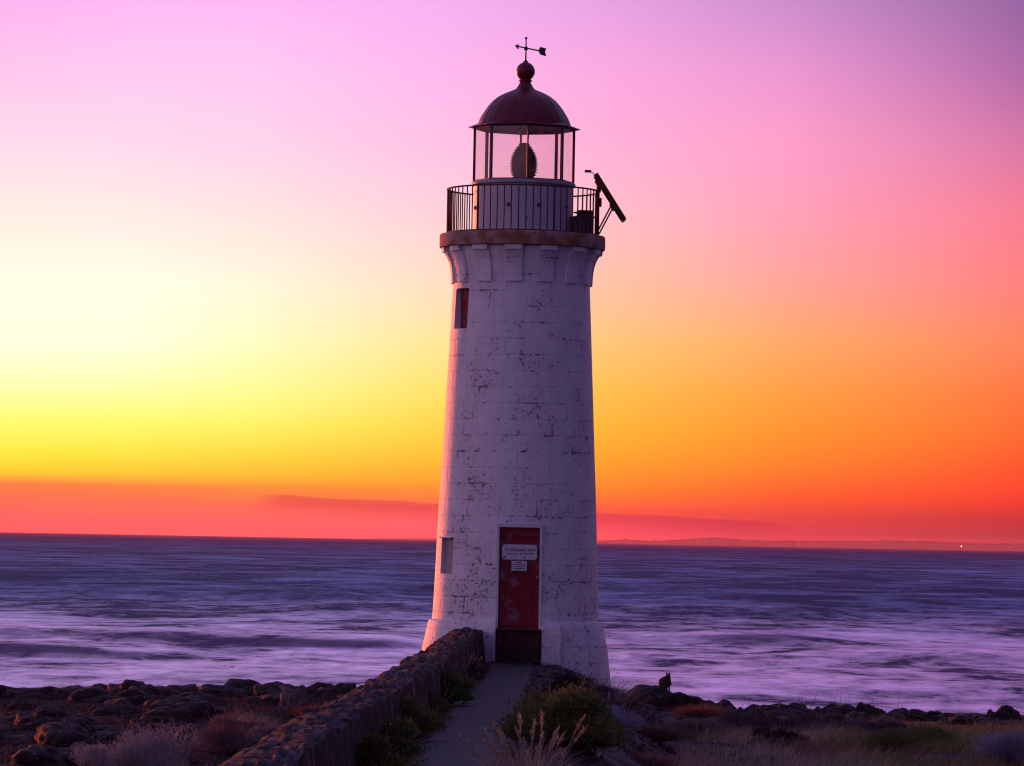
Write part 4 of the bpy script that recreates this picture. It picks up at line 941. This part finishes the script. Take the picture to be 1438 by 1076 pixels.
# thin tall stems against the water
rg = np.random.default_rng(82); ns = 46
p = base_at(1185, 1002); c = np.stack([rg.uniform(-1.5, 1.4, ns), rg.uniform(-.4, .4, ns), 0*rg.uniform(0, 1, ns)], 1); d = np.stack([rg.normal(.1, .14, ns), rg.normal(0, .1, ns), np.ones(ns)], 1)
V, Q = blades(c, d, rg.uniform(.35, .78, ns), np.full(ns, .010), np.full(ns, .1), rg, 4); o = link('reed_stems', quad_mesh('reed_stems', V, Q), m_twig); o.location = p
tag(o, 'sparse thin dark stems standing up against the sea on the right shore', 'reeds')

# uncountable ground cover
def field(name, n, urange, drange, m, label, h, w, seed, test=None, bend=.5, lean=.15, clump=1.0, thr=.45):
    rg = np.random.default_rng(seed); u = rg.uniform(*urange, n*4); d = rg.uniform(*drange, n*4); x = (u-719)/FPX*d
    k = vnoise(x*clump+seed, d*clump*.6, seed) > thr
    if test: k &= test(x, d)
    x, d = x[k][:n], d[k][:n]; z = ground(x, d); c = np.stack([x, d-DIST, z-.02], 1); nn = len(x)
    dd = np.stack([rg.normal(lean, .3, nn), rg.normal(0, .3, nn), np.ones(nn)], 1)
    V, Q = blades(c, dd, h*rg.uniform(.4, 1.15, nn), w*rg.uniform(.6, 1.3, nn), bend*rg.uniform(.3, 1.4, nn), rg)
    return tag(link(name, quad_mesh(name, V, Q), m), label, None, None, 'stuff')
rt = lambda x, d: (x-xp(d) > 2.2) & (x+1.5*fbm(x*.9, d*.35, 3, 71) > 3.1*(d/66.0)**1.2)
field('dry_grass', 15000, (960, 1480), (56, 80), m_rust, 'rust red dry grass over the right foreground', .34, .009, 90, rt, thr=.40)
field('straw_grass', 6500, (960, 1300), (56, 72), m_straw, 'pale straw grass blades among the rust red grass', .42, .007, 91, rt, thr=.55, clump=.8)
field('weeds', 12000, (1160, 1480), (56, 78), m_weed, 'yellow green weeds at the bottom right', .34, .018, 92, rt, thr=.42, clump=1.3)
lt = lambda x, d: (x < ip(d, [(81, -2.0), (56, -2.2), (40, -2.6)]))
field('shore_scrub', 26000, (-60, 560), (56, 97), m_twig, 'dark brown twiggy scrub and weed over the left shore rubble', .24, .010, 93, lt, bend=.9, lean=0, thr=.32, clump=1.6)
field('pale_twigs', 3500, (-60, 520), (56, 90), m_heath, 'scattered paler twigs over the left shore rubble', .26, .007, 94, lt, bend=1.0, lean=0, thr=.5, clump=1.2)
bk = lambda x, d: (x-xp(d) > .5) & (x-xp(d) < 2.9)
field('bank_scrub', 9000, (700, 960), (44, 83), m_twig, 'dark low scrub on the bank right of the path', .17, .012, 95, bk, bend=.7, lean=0, thr=.25, clump=1.4)
we_ = lambda x, d: (x-xp(d) < -.43) & (x-xp(d) > -.80)
field('verge_weeds', 2600, (400, 700), (40, 79), m_olive, 'dark weeds in the verge between the wall and the path', .18, .012, 96, we_, bend=.6, lean=0, thr=.40, clump=1.4)
# pebbles on the gravel patch
rg = np.random.default_rng(97); V = []; Q = []; n = 0
ib = bmesh.new(); bmesh.ops.create_icosphere(ib, subdivisions=1, radius=1.0); ib.verts.ensure_lookup_table()
PV = np.array([v.co[:] for v in ib.verts]); PF = np.array([[v.index for v in f.verts] for f in ib.faces]); ib.free()
for k in range(900):
    u = rg.uniform(850, 1080); d = rg.uniform(60, 92); x = (u-719)/FPX*d; r = rg.uniform(.015, .06)*(1 if rg.random() > .04 else 2)
    if x-xp(d) < 1.9: continue
    V.append(PV*np.array([r, r, r*.6])*(1+.18*rg.standard_normal((len(PV), 1)))+np.array([x, d-DIST, float(ground(x, d))+r*.1])); Q.append(PF+n); n += len(PV)
tag(link('pebbles', quad_mesh('pebbles', np.concatenate(V), np.concatenate(Q)), m_palerock), 'grey pebbles strewn over the gravel patch', None, None, 'stuff')

# ------------------------------------------------------------------ sea air
hz = bpy.data.materials.new('sea_haze'); hz.use_nodes = True; t = hz.node_tree; t.nodes.clear()
pv = N(t, 'ShaderNodeVolumePrincipled', {'Color': (.95, .38, .44, 1), 'Density': 0.000025, 'Anisotropy': 0.5})
t.links.new(pv.outputs[0], N(t, 'ShaderNodeOutputMaterial').inputs['Volume'])
tag(link('haze', MB().box((0, 0, 36.0), (72000, 72000, 84)).mesh('haze'), hz), 'thin dusk haze over the sea', None, None, 'stuff')
